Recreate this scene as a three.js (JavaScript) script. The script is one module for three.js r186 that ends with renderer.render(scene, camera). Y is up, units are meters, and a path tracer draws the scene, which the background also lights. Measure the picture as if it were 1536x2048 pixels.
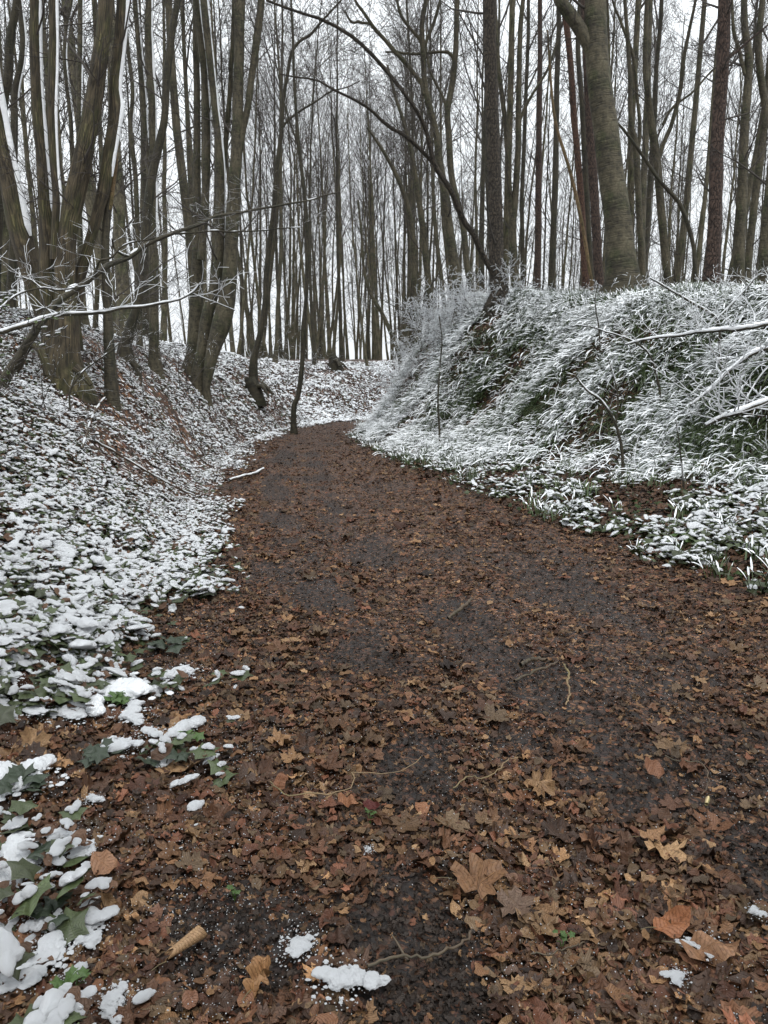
import * as THREE from 'three';
import { mergeVertices, mergeGeometries } from 'three/addons/utils/BufferGeometryUtils.js';

// ---------------------------------------------------------------- camera, sky, sun, exposure
const FOV = 68, PITCH = -9.3 * Math.PI / 180, EYE = 1.3;
const scene = new THREE.Scene();
const camera = new THREE.PerspectiveCamera(FOV, 0.75, 0.05, 900);
camera.position.set(0, EYE, 0);
camera.rotation.set(PITCH, 0, 0);
const renderer = new THREE.WebGLRenderer({ antialias: true });
renderer.toneMapping = THREE.LinearToneMapping;
renderer.toneMappingExposure = 1.2;
renderer.shadowMap.enabled = true;
{ // overcast sky: pale cool grey, brighter towards the zenith as a cloud cover is
  const W = 256, H = 128, data = new Float32Array(W * H * 4);
  for (let j = 0; j < H; j++) {
    const up = Math.sin(((j + 0.5) / H - 0.5) * Math.PI), k = up > 0 ? 0.80 * (1 + 1.5 * up) : 0.25;
    for (let i = 0; i < W; i++) {
      const o = (j * W + i) * 4;
      data[o] = k * 0.955; data[o + 1] = k * 1.0; data[o + 2] = k * 1.04; data[o + 3] = 1;
    }
  }
  const t = new THREE.DataTexture(data, W, H, THREE.RGBAFormat, THREE.FloatType);
  t.mapping = THREE.EquirectangularReflectionMapping; t.magFilter = t.minFilter = THREE.LinearFilter; t.needsUpdate = true;
  scene.background = t; scene.environment = t;
}
const sun = new THREE.DirectionalLight(new THREE.Color(1, 0.97, 0.93), 1.2);
sun.position.set(14, 46, 6); sun.target.position.set(0, 0, -14); sun.castShadow = true; sun.shadow.radius = 34;
sun.shadow.mapSize.set(4096, 4096); sun.shadow.bias = -0.0004;
Object.assign(sun.shadow.camera, { left: -40, right: 40, top: 45, bottom: -45, near: 1, far: 140 });
scene.add(sun, sun.target);

// ---------------------------------------------------------------- helpers
const V = (x, y, z) => new THREE.Vector3(x, y, z);
const clamp = (x, a, b) => Math.min(b, Math.max(a, x)), lerp = (a, b, t) => a + (b - a) * t;
const sstep = (a, b, x) => { const t = clamp((x - a) / (b - a), 0, 1); return t * t * (3 - 2 * t); };
function rng(seed) { let s = seed | 0; return () => { s = (s + 0x6d2b79f5) | 0; let t = Math.imul(s ^ (s >>> 15), 1 | s); t = (t + Math.imul(t ^ (t >>> 7), 61 | t)) ^ t; return ((t ^ (t >>> 14)) >>> 0) / 4294967296; }; }
function hash2(i, j) { let h = Math.imul(i, 374761393) + Math.imul(j, 668265263) | 0; h = Math.imul(h ^ (h >>> 13), 1274126177); return ((h ^ (h >>> 16)) >>> 0) / 4294967296; }
function vn(x, y) { // value noise 0..1
  const i = Math.floor(x), j = Math.floor(y), u = x - i, v = y - j, a = u * u * (3 - 2 * u), b = v * v * (3 - 2 * v);
  return lerp(lerp(hash2(i, j), hash2(i + 1, j), a), lerp(hash2(i, j + 1), hash2(i + 1, j + 1), a), b);
}
function fbm(x, y, n = 4) { let s = 0, a = 0.5, t = 0; for (let k = 0; k < n; k++) { s += a * vn(x, y); t += a; a *= 0.5; x = x * 2.03 + 17.1; y = y * 2.03 + 9.7; } return s / t; }
function pvn(x, y, P) { // periodic value noise
  const i = Math.floor(x), j = Math.floor(y), u = x - i, v = y - j, a = u * u * (3 - 2 * u), b = v * v * (3 - 2 * v), m = (k) => ((k % P) + P) % P;
  return lerp(lerp(hash2(m(i), m(j)), hash2(m(i + 1), m(j)), a), lerp(hash2(m(i), m(j + 1)), hash2(m(i + 1), m(j + 1)), a), b);
}
function pfbm(u, v, P, n = 4) { let s = 0, a = 0.5, t = 0; for (let k = 0; k < n; k++) { s += a * pvn(u * P, v * P, P); t += a; a *= 0.55; P *= 2; } return s / t; }

const taken = {};
function numbered(name) { const n = taken[name] = (taken[name] ?? -1) + 1; return n ? `${name}_${String(n).padStart(3, '0')}` : name; }
function tag(o, label, category, group, kind) { if (label) o.userData.label = label; if (category) o.userData.category = category; if (group) o.userData.group = group; if (kind) o.userData.kind = kind; return o; }
function thing(name, pos, label, category, group) { const g = new THREE.Group(); g.name = numbered(name); g.position.copy(pos); scene.add(g); return tag(g, label, category, group); }
function mesh(name, geo, mat, parent, top) { const m = new THREE.Mesh(geo, mat); m.name = top ? numbered(name) : name; m.castShadow = m.receiveShadow = true; (parent ?? scene).add(m); return m; }
function geom(B) {
  const g = new THREE.BufferGeometry();
  g.setAttribute('position', new THREE.BufferAttribute(new Float32Array(B.p), 3));
  if (B.n) g.setAttribute('normal', new THREE.BufferAttribute(new Float32Array(B.n), 3));
  if (B.t) g.setAttribute('uv', new THREE.BufferAttribute(new Float32Array(B.t), 2));
  if (B.c) g.setAttribute('color', new THREE.BufferAttribute(new Float32Array(B.c), 3));
  if (B.i) g.setIndex(B.i);
  if (!B.n) g.computeVertexNormals();
  return g;
}
const tubeB = () => ({ p: [], n: [], t: [], i: [] });
// a bent, tapering limb: points, radii, sides; rough = unevenness of the outline; closed tip
function limb(B, pts, rad, sides, rough = 0, seed = 0, around = 1) {
  const n = pts.length; if (n < 2) return;
  const T = V(0, 0, 0), N = V(0, 0, 0), Q = V(0, 0, 0), base = B.p.length / 3;
  T.subVectors(pts[1], pts[0]).normalize(); N.set(Math.abs(T.x) > 0.9 ? 0 : 1, 0, Math.abs(T.x) > 0.9 ? 1 : 0).addScaledVector(T, -N.dot(T)).normalize();
  let len = 0;
  for (let k = 0; k < n; k++) {
    if (k) len += pts[k].distanceTo(pts[k - 1]);
    T.subVectors(pts[Math.min(k + 1, n - 1)], pts[Math.max(k - 1, 0)]).normalize();
    N.addScaledVector(T, -N.dot(T)).normalize(); Q.crossVectors(T, N);
    for (let s = 0; s <= sides; s++) {
      const a = s / sides * Math.PI * 2, c = Math.cos(a), d = Math.sin(a), sm = s % sides;
      const r = rad[k] * (1 + (rough ? rough * ((vn(sm * 1.7 + seed * 7.3, len * 1.3 / (0.3 + rad[k] * 2) + seed) - 0.5) + 0.6 * (vn(sm * 0.9 + seed, len * 0.8 + 40) - 0.5)) : 0));
      const nx = N.x * c + Q.x * d, ny = N.y * c + Q.y * d, nz = N.z * c + Q.z * d;
      B.p.push(pts[k].x + nx * r, pts[k].y + ny * r, pts[k].z + nz * r); B.n.push(nx, ny, nz); B.t.push(s / sides * around, len);
    }
  }
  for (let k = 0; k < n - 1; k++) for (let s = 0; s < sides; s++) {
    const a = base + k * (sides + 1) + s, b = a + sides + 1;
    B.i.push(a, a + 1, b, a + 1, b + 1, b);
  }
}
// points through a coarse polyline, with widths
function smoothLine(pts, rad, n) {
  const c = new THREE.CatmullRomCurve3(pts, false, 'centripetal'), P = [], R = [];
  for (let k = 0; k <= n; k++) { const t = k / n, f = t * (rad.length - 1), i = Math.min(rad.length - 2, Math.floor(f)); P.push(c.getPoint(t)); R.push(lerp(rad[i], rad[i + 1], f - i)); }
  return [P, R];
}

// ---------------------------------------------------------------- terrain: a sunken lane between two banks
const PATH = [ // x, distance ahead, half width
  [1.6, -14, 1.9], [1.35, -5, 1.9], [1.1, 0, 1.85], [0.8, 3.76, 1.72], [0.2, 6, 1.57], [-0.42, 8.8, 1.48], [-0.9, 11.3, 1.4], [-1.4, 14.6, 1.22], [-1.8, 18, 1.05], [-1.95, 22, 0.95],
  [-1.72, 25.5, 0.9], [-0.9, 28.8, 0.9], [0.7, 31.2, 0.9], [3.2, 33, 0.95], [8, 34.8, 1], [18, 37, 1.1], [40, 40, 1.2]];
const LINE = [];
{ const c = new THREE.CatmullRomCurve3(PATH.map(([x, d, w]) => V(x, w, d)), false, 'centripetal'); for (let k = 0; k <= 110; k++) { const p = c.getPoint(k / 110); LINE.push([p.x, p.z, p.y]); } let s = 0; LINE.forEach((p, k) => { if (k) s += Math.hypot(p[0] - LINE[k - 1][0], p[1] - LINE[k - 1][1]); p.push(s); }); }
function along(x, d) { // nearest place on the lane: side offset (+ right), half width, arc s, distance ahead of that place
  let best = 1e9, out = null;
  for (let k = 0; k < LINE.length - 1; k++) {
    const a = LINE[k], b = LINE[k + 1], ex = b[0] - a[0], ed = b[1] - a[1], t = clamp(((x - a[0]) * ex + (d - a[1]) * ed) / (ex * ex + ed * ed), 0, 1);
    const qx = x - a[0] - ex * t, qd = d - a[1] - ed * t, m = qx * qx + qd * qd;
    if (m < best) { best = m; out = [Math.sign(qx * ed - qd * ex) * Math.sqrt(m), lerp(a[2], b[2], t), lerp(a[3], b[3], t), lerp(a[1], b[1], t)]; }
  }
  return out;
}
const S0 = LINE.find((p) => p[1] >= 0)[3]; // arc length beside the camera
function ramp(u, a, top, round) { const x = u * a; return top * (1 - Math.exp(-Math.pow(x / top, round) * 1.6)) ; }
function terrain(x, d) {
  const [v, w, s0, pd] = along(x, d), s = s0 - S0, un = fbm(x * 0.35 + 5, d * 0.35, 3) - 0.5;
  let h = 0, u;
  if (v > 0) { // right bank
    u = v - w;
    if (u > 0) {
      const vw = lerp(2.0, 0.65, sstep(5, 15, s)), top = lerp(2.25, 3.2, sstep(7, 20, s)) * (1 - 0.5 * sstep(26, 34, s));
      const uu = u + un * 0.7, k = clamp((uu - vw) / lerp(3.0, 2.4, sstep(12, 16, s)), 0, 1);
      h = 0.17 * Math.min(u, vw) * sstep(0, 0.5, u) + top * (0.35 * k + 0.65 * k * k * (3 - 2 * k)) + 0.02 * Math.max(0, u - vw - 3);
    }
  } else { // left bank
    u = -v - w;
    if (u > 0) {
      const far = sstep(27, 31, s), a = lerp(lerp(0.1, 0.82, sstep(1.5, 8.5, s)), 1.42, sstep(9.5, 12.5, s)) * (1 - far) + 0.62 * far, top = lerp(2.6, 2.5, far);
      h = 0.08 * Math.min(u, 0.6) + ramp(Math.max(0, u - lerp(0.3, 1.6, far) + un * 0.5), a, top, 1.25) + 0.035 * Math.max(0, u - 3);
      const nx = x + 5.4, nd = d - 31.5, c = Math.cos(0.5), q = Math.sin(0.5); // side gully behind the spur
      h *= 1 - 0.8 * Math.exp(-Math.pow((nx * q + nd * c) / 2.3, 2) - Math.pow((nx * c - nd * q) / 4.5, 2));
    }
  }
  const bank = sstep(0, 1.2, u), lane = 1 - sstep(-0.25, 0.3, u);
  h += bank * (un * 0.35 + (fbm(x * 1.7, d * 1.7 + 31, 3) - 0.5) * 0.16);
  const r = v / Math.max(w, 0.5); // wheel tracks and the hump between
  h += lane * (-0.03 * Math.exp(-Math.pow((r - 0.42) / 0.2, 2)) - 0.03 * Math.exp(-Math.pow((r + 0.22) / 0.18, 2)) + (fbm(x * 2.4, d * 2.4, 3) - 0.5) * 0.06);
  h += (fbm(x * 7, d * 7 + 9, 2) - 0.5) * 0.022 * (1 - sstep(10, 20, d));
  return h - 0.012 * Math.max(0, d - 48);
}
const ground = (x, d) => V(x, terrain(x, d), -d);
function groundNormal(x, d, e = 0.12) { return V(terrain(x - e, d) - terrain(x + e, d), 2 * e, -(terrain(x, d - e) - terrain(x, d + e))).normalize(); }
// camera rays of the photograph's pixels (1536 x 2048), used once to find where in the place a thing stands
const F = 1024 / Math.tan(FOV * Math.PI / 360);
function ray(px, py) { return V((px - 768) / F, (1024 - py) / F, -1).applyEuler(camera.rotation); }
function at(px, py, d) { const r = ray(px, py); return r.multiplyScalar(d / -r.z).add(camera.position); }
function hit(px, py, from = 0.8, most = 70) {
  const r = ray(px, py); r.divideScalar(-r.z);
  for (let d = from, st = 0.05; d < most; d += st) { if (EYE + r.y * d < terrain(r.x * d, d)) { return V(r.x * d, terrain(r.x * d, d), -d); } st = 0.02 + d * 0.006; }
  return null;
}

// wheel tracks and trodden places where dark soil lies open
const flat = (px, py) => { const q = ray(px, py), k = -EYE / q.y; return [q.x * k, -q.z * k]; };
const RUTS = [[[585, 885], [560, 940], [545, 1000], [575, 1090], [640, 1190], [700, 1260], [740, 1350], [800, 1470], [850, 1560]], [[625, 900], [630, 960], [655, 1010], [740, 1095], [860, 1190], [960, 1260], [1040, 1370], [1130, 1490], [1230, 1570], [1380, 1680], [1560, 1780]], [[1060, 1085], [1130, 1160], [1200, 1230], [1330, 1310]], [[430, 1870], [500, 1880]], [[830, 1830], [900, 1900], [880, 1990]]].map((l) => l.map(([x, y]) => flat(x, y)));
function soilAt(x, d) {
  let m = 1e9; for (const l of RUTS) for (let k = 0; k < l.length - 1; k++) { const [ax, ad] = l[k], ex = l[k + 1][0] - ax, ed = l[k + 1][1] - ad, t = clamp(((x - ax) * ex + (d - ad) * ed) / (ex * ex + ed * ed), 0, 1), q = Math.hypot(x - ax - ex * t, (d - ad - ed * t)); if (q < m) m = q; }
  const n = fbm(x * 2.6 + 8, d * 1.7, 4); return clamp(Math.exp(-Math.pow(m / 0.21, 2)) * 1.5 * sstep(0.34, 0.6, n) + sstep(0.6, 0.72, fbm(x * 1.5 + 80, d * 1.2, 4)) * 0.7, 0, 1);
}

// ---------------------------------------------------------------- textures
function canvasTex(w, h, draw, srgb = true) { const c = document.createElement('canvas'); c.width = w; c.height = h; draw(c.getContext('2d'), w, h); const t = new THREE.CanvasTexture(c); t.wrapS = t.wrapT = THREE.RepeatWrapping; if (srgb) t.colorSpace = THREE.SRGBColorSpace; return t; }
function dataTex(w, h, f, srgb = true) { const a = new Uint8Array(w * h * 4); for (let j = 0; j < h; j++) for (let i = 0; i < w; i++) { const c = f(i / w, j / h), o = (j * w + i) * 4; a[o] = clamp(c[0], 0, 1) * 255; a[o + 1] = clamp(c[1], 0, 1) * 255; a[o + 2] = clamp(c[2], 0, 1) * 255; a[o + 3] = 255; } const t = new THREE.DataTexture(a, w, h); t.wrapS = t.wrapT = THREE.RepeatWrapping; t.magFilter = THREE.LinearFilter; if (srgb) t.colorSpace = THREE.SRGBColorSpace; t.needsUpdate = true; return t; }
const BROWNS = [[92, 62, 44], [110, 74, 50], [74, 50, 38], [126, 88, 60], [60, 42, 34], [140, 104, 74], [98, 60, 42], [84, 64, 48], [52, 38, 32], [116, 84, 62]];
function litterTextures(seed, size, leaves, big, snow) {
  const r = rng(seed), C = document.createElement('canvas'), D = document.createElement('canvas'); C.width = C.height = D.width = D.height = size;
  const g = C.getContext('2d'), b = D.getContext('2d');
  g.fillStyle = 'rgb(44,33,27)'; g.fillRect(0, 0, size, size); b.fillStyle = 'rgb(60,60,60)'; b.fillRect(0, 0, size, size);
  const shape = (q, L, W, lob) => { q.beginPath(); const nv = snow ? 12 : 7, j0 = r() * 99; for (let k = 0; k < nv; k++) { const t = k / nv * Math.PI * 2, m = (1 + lob * Math.sin(t * 7)) * (0.65 + 0.6 * vn(j0 + k * 1.7, j0)); const x = Math.cos(t) * L * m, y = Math.sin(t) * W * m * (1 - 0.25 * Math.cos(t)); k ? q.lineTo(x, y) : q.moveTo(x, y); } q.closePath(); };
  for (let n = 0; n < leaves; n++) {
    const x = r() * size, y = r() * size, a = r() * 6.283, L = big * (0.2 + r() * r() * 1.4), W = L * (0.35 + r() * 0.3), lob = r() < 0.35 ? 0.2 : 0.05, c = BROWNS[Math.floor(r() * BROWNS.length)], k = 0.75 + r() * 0.5, hh = 70 + 150 * n / leaves + r() * 30;
    const white = snow && n > leaves * 0.45 && r() < snow, cg = !white && snow && r() < 0.08;
    const col = white ? [232 + r() * 16, 236 + r() * 14, 240 + r() * 12] : cg ? [52, 66, 36] : [c[0] * k, c[1] * k, c[2] * k];
    for (const ox of [-size, 0, size]) for (const oy of [-size, 0, size]) {
      if (x + ox < -big * 2 || x + ox > size + big * 2 || y + oy < -big * 2 || y + oy > size + big * 2) continue;
      for (const q of [g, b]) { q.save(); q.translate(x + ox, y + oy); q.rotate(a); shape(q, L, white ? W * 0.8 : W, lob); q.fillStyle = q === g ? `rgb(${col.map(Math.round)})` : `rgb(${[0, 0, 0].map(() => Math.round(Math.min(255, white ? hh + 40 : hh)))})`; q.fill(); if (q === g && !white) { q.strokeStyle = `rgba(${Math.round(c[0] * k * 1.25)},${Math.round(c[1] * k * 1.2)},${Math.round(c[2] * k * 1.1)},0.7)`; q.lineWidth = 1; q.beginPath(); q.moveTo(-L, 0); q.lineTo(L, 0); q.stroke(); } q.restore(); }
    }
  }
  const mk = (c, s) => { const t = new THREE.CanvasTexture(c); t.wrapS = t.wrapT = THREE.RepeatWrapping; if (s) t.colorSpace = THREE.SRGBColorSpace; return t; };
  return [mk(C, true), mk(D, false)];
}
const [litterMap, litterBump] = litterTextures(11, 2048, 60000, 11, 0);
const [snowyMap, snowyBump] = litterTextures(12, 2048, 16000, 20, 0.3);
const barkMap = dataTex(512, 1024, (u, v) => { const a = pfbm(u, v, 4, 5), b = pfbm(u + 0.3, v * 1, 16, 4), h = Math.pow(pvn(u * 6, v * 60, 60) * pvn(u * 12 + 3, v * 120, 120), 2) , l = pfbm(u + 0.7, v + 0.1, 8, 3), k = 0.72 + 0.5 * (a - 0.5) + 0.42 * (b - 0.5) - 0.45 * h, lich = sstep(0.58, 0.72, l) * 0.1, moss = sstep(0.5, 0.75, pfbm(u + 0.5, v + 0.4, 3, 4)) * 0.07; return [k * 0.98 + lich - moss * 0.7, k * 0.95 + lich, k * 0.84 + lich - moss]; });
const barkBump = dataTex(512, 1024, (u, v) => { const h = pvn(u * 5, v * 90, 90), b = pfbm(u, v, 24, 4); const k = 0.5 + 0.5 * (b - 0.5) - 0.5 * Math.pow(h, 5); return [k, k, k]; }, false);
function pv2(x, y, P, Q) { const i = Math.floor(x), j = Math.floor(y), u = x - i, v = y - j, a = u * u * (3 - 2 * u), b = v * v * (3 - 2 * v), m = (k) => ((k % P) + P) % P, n = (k) => ((k % Q) + Q) % Q; return lerp(lerp(hash2(m(i), n(j)), hash2(m(i + 1), n(j)), a), lerp(hash2(m(i), n(j + 1)), hash2(m(i + 1), n(j + 1)), a), b); }
const furrow = (u, v) => { const w = u + 0.03 * pv2(u * 6, v * 5, 6, 5); return 0.5 * Math.abs(pv2(w * 26, v * 5, 26, 5) - 0.5) * 2 + 0.3 * pv2(w * 60, v * 12, 60, 12) + 0.2 * pfbm(u, v, 48, 2); };
const furrowMap = dataTex(512, 1024, (u, v) => { const k = 0.35 + 0.6 * furrow(u, v) + 0.35 * (pfbm(u, v, 5, 4) - 0.5), l = sstep(0.6, 0.75, pfbm(u + 0.2, v + 0.6, 7, 3)) * 0.14, m = sstep(0.5, 0.7, pfbm(u + 0.6, v + 0.1, 3, 3)) * 0.08; return [k * 1.0 + l - m * 0.6, k * 0.93 + l, k * 0.80 + l * 0.8 - m]; });
const furrowBump = dataTex(512, 1024, (u, v) => { const k = furrow(u, v); return [k, k, k]; }, false);
const scaleMap = dataTex(512, 1024, (u, v) => { const c = Math.abs(pfbm(u, v * 1, 14, 3) - 0.5) * 6, e = Math.abs(pvn(u * 22, v * 14, 14) - 0.5) * 3, k = 0.38 + 0.42 * clamp(c * 0.7 + e * 0.4, 0, 1) + 0.25 * (pfbm(u, v, 40, 3) - 0.5); return [k * 1.02, k * 0.88, k * 0.80]; });
const scaleBump = dataTex(512, 1024, (u, v) => { const c = Math.abs(pfbm(u, v * 1, 14, 3) - 0.5) * 6, e = Math.abs(pvn(u * 22, v * 14, 14) - 0.5) * 3, k = clamp(c * 0.7 + e * 0.4, 0, 1); return [k, k, k]; }, false);
const leafMap = canvasTex(512, 512, (g, w, h) => { // pale, tinted by each leaf's own colour
  g.fillStyle = 'rgb(205,200,195)'; g.fillRect(0, 0, w, h); const r = rng(5);
  for (let k = 0; k < 2600; k++) { const s = 2 + r() * r() * 26, c = Math.round(150 + r() * 95); g.fillStyle = `rgba(${c},${c - 4 - r() * 10},${c - 8 - r() * 16},0.35)`; g.beginPath(); g.ellipse(r() * w, r() * h, s, s * (0.4 + r() * 0.6), r() * 3, 0, 6.3); g.fill(); }
  for (let k = 0; k < 260; k++) { g.fillStyle = `rgba(60,45,38,${0.15 + r() * 0.35})`; g.beginPath(); g.ellipse(r() * w, r() * h, 1 + r() * 6, 1 + r() * 5, 0, 0, 6.3); g.fill(); }
  g.strokeStyle = 'rgba(248,236,215,0.6)'; g.lineWidth = 6; g.beginPath(); g.moveTo(w / 2, 0); g.lineTo(w / 2, h); g.stroke();
  g.lineWidth = 2.6; for (let k = 0; k < 11; k++) for (const s of [-1, 1]) { const y = h - 30 - k * 44; g.beginPath(); g.moveTo(w / 2, y); g.quadraticCurveTo(w / 2 + s * 110, y - 40, w / 2 + s * 250, y - 130); g.stroke(); g.strokeStyle = 'rgba(70,52,42,0.16)'; g.beginPath(); g.moveTo(w / 2, y + 5); g.quadraticCurveTo(w / 2 + s * 110, y - 35, w / 2 + s * 250, y - 125); g.stroke(); g.strokeStyle = 'rgba(248,236,215,0.28)'; }
});
const leafBump = canvasTex(256, 256, (g, w, h) => { g.fillStyle = 'rgb(150,150,150)'; g.fillRect(0, 0, w, h); const r = rng(6); for (let k = 0; k < 500; k++) { const c = Math.round(90 + r() * 130); g.fillStyle = `rgba(${c},${c},${c},0.3)`; g.beginPath(); g.ellipse(r() * w, r() * h, 3 + r() * 16, 3 + r() * 10, r() * 3, 0, 6.3); g.fill(); } g.strokeStyle = 'rgb(40,40,40)'; g.lineWidth = 5; g.beginPath(); g.moveTo(w / 2, 0); g.lineTo(w / 2, h); g.stroke(); g.lineWidth = 2.5; for (let k = 0; k < 11; k++) for (const s of [-1, 1]) { const y = h - 15 - k * 22; g.beginPath(); g.moveTo(w / 2, y); g.quadraticCurveTo(w / 2 + s * 55, y - 20, w / 2 + s * 125, y - 65); g.stroke(); } }, false);
const snowBump = dataTex(512, 512, (u, v) => { const k = 0.55 * pfbm(u, v, 24, 5) + 0.45 * pfbm(u + 0.4, v, 90, 2); return [k, k, k]; }, false);
const M = (o) => new THREE.MeshStandardMaterial(o);
const lin = (r, g, b) => new THREE.Color().setRGB(r, g, b);
const mats = {
  litter: M({ map: litterMap, bumpMap: litterBump, bumpScale: 0.02, roughness: 0.75, vertexColors: true }),
  snowy: M({ map: snowyMap, bumpMap: snowyBump, bumpScale: 0.03, roughness: 0.85, vertexColors: true }),
  bark: M({ map: barkMap, bumpMap: barkBump, bumpScale: 0.018, roughness: 0.85, color: lin(0.15, 0.138, 0.113) }),
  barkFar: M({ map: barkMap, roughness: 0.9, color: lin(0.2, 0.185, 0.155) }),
  barkDark: M({ map: barkMap, bumpMap: barkBump, bumpScale: 0.012, roughness: 0.8, color: lin(0.085, 0.076, 0.058) }),
  furrow: M({ map: furrowMap, bumpMap: furrowBump, bumpScale: 0.02, roughness: 0.85, color: lin(0.185, 0.168, 0.136) }),
  oak: M({ map: scaleMap, bumpMap: scaleBump, bumpScale: 0.02, roughness: 0.9, color: lin(0.115, 0.128, 0.118) }),
  spruce: M({ map: scaleMap, bumpMap: scaleBump, bumpScale: 0.02, roughness: 0.9, color: lin(0.145, 0.132, 0.125) }),
  pine: M({ map: scaleMap, bumpMap: scaleBump, bumpScale: 0.015, roughness: 0.9, color: lin(0.19, 0.14, 0.115) }),
  twig: M({ roughness: 0.9, color: lin(0.055, 0.047, 0.04) }),
  deadwood: M({ map: barkMap, bumpMap: barkBump, bumpScale: 0.006, roughness: 0.85, color: lin(0.28, 0.2, 0.13) }),
  frost: M({ roughness: 0.9, color: lin(0.62, 0.64, 0.66) }),
  snow: M({ roughness: 0.75, color: lin(0.88, 0.9, 0.92), bumpMap: snowBump, bumpScale: 0.012 }),
  leaf: new THREE.MeshPhysicalMaterial({ map: leafMap, bumpMap: leafBump, bumpScale: 0.0025, roughness: 0.5, specularIntensity: 0.45, side: THREE.DoubleSide }),
  green: M({ map: leafMap, bumpMap: leafBump, bumpScale: 0.002, roughness: 0.5, side: THREE.DoubleSide }),
  blade: M({ roughness: 0.55, color: lin(0.052, 0.075, 0.028), side: THREE.DoubleSide }),
};

// ---------------------------------------------------------------- ground and path (one relief, two surfaces)
const unitLeft = (x, d) => { const [v, w] = along(x, d); return -v - w; };
function litterness(x, d) { // 1 on bare leaf litter, 0 where snow lies on growth
  const [v, w, s0] = along(x, d), s = s0 - S0, n = (fbm(x * 1.3 + 3, d * 1.3, 4) - 0.5) * 1.5, nd = (fbm(x * 1.1 + 33, d * 0.7, 4) - 0.5) * 3.2;
  const left = -v - w, right = v - w, edgeL = lerp(0.25, -0.05, sstep(3, 7, s)) + sstep(3.35, 2.3, s + nd * 0.8) * 3.5;
  return v < 0 ? 1 - sstep(edgeL - 0.15, edgeL + 0.35, left + n * 0.45) : 1 - sstep(0.0, 0.4, right + n * 0.5);
}
{
  const xs = [], ds = [];
  for (let x = 0, st = 0.065; x < 260; x += st) { xs.push(x); if (x) xs.unshift(-x); if (x > 5.2) st *= 1.09; }
  for (let d = -14; d < 0.4; d += 0.4) ds.push(d);
  for (let d = 0.4, st = 0.06; d < 420; d += st) { ds.push(d); if (d > 7) st = Math.min(st * (d > 45 ? 1.12 : 1.018), 40); }
  const nx = xs.length, nd = ds.length, pos = new Float32Array(nx * nd * 3), uv = new Float32Array(nx * nd * 2), col = new Float32Array(nx * nd * 3), lit = new Float32Array(nx * nd);
  for (let j = 0; j < nd; j++) for (let i = 0; i < nx; i++) {
    const k = j * nx + i, x = xs[i], d = ds[j];
    pos.set([x, terrain(x, d), -d], k * 3); uv.set([x / 3.1 + fbm(x * 0.2, d * 0.2, 2) * 0.4, d / 3.1], k * 2);
    lit[k] = litterness(x, d);
    const [v, w, s0] = along(x, d), r = v / w, p = fbm(x * 0.9, d * 0.9 + 50, 4);
    if (lit[k] > 0.5) { // dark churned soil lies open in the wheel tracks
      const soil = soilAt(x, d), t = lerp(0.85, 0.32, soil) * (0.8 + 0.4 * p);
      col.set([t, t * lerp(1, 0.98, soil), t * lerp(1, 0.96, soil)], k * 3);
    } else { const brown = v > 0 && v - w < 4.5 ? 1.15 : s0 - S0 > 29 ? 0.3 * sstep(1.5, 2.5, -v - w) : sstep(0.5, 0.66, fbm(x * 0.55 + 70, d * 0.55, 4)) * 0.5; col.set([1 - brown * 0.5, 1 - brown * 0.62, 1 - brown * 0.7], k * 3); }
  }
  const A = [], Bq = [];
  for (let j = 0; j < nd - 1; j++) for (let i = 0; i < nx - 1; i++) { const a = j * nx + i, b = a + nx, to = (lit[a] + lit[a + 1] + lit[b] + lit[b + 1]) / 4 > 0.5 ? A : Bq; to.push(a, a + 1, b, a + 1, b + 1, b); }
  const full = new THREE.BufferGeometry(); full.setAttribute('position', new THREE.BufferAttribute(pos, 3)); full.setIndex(A.concat(Bq)); full.computeVertexNormals();
  const cut = (idx) => { const map = new Map(), B = { p: [], n: [], t: [], c: [], i: [] }, nn = full.attributes.normal.array; for (const k of idx) { let m = map.get(k); if (m === undefined) { m = map.size; map.set(k, m); for (let c = 0; c < 3; c++) { B.p.push(pos[k * 3 + c]); B.n.push(nn[k * 3 + c]); B.c.push(col[k * 3 + c]); } B.t.push(uv[k * 2], uv[k * 2 + 1]); } B.i.push(m); } return geom(B); };
  var pathMesh = tag(mesh('path', cut(A), mats.litter), null, null, null, 'structure');
  var groundMesh = tag(mesh('ground', cut(Bq), mats.snowy), null, null, null, 'structure');
}

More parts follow.
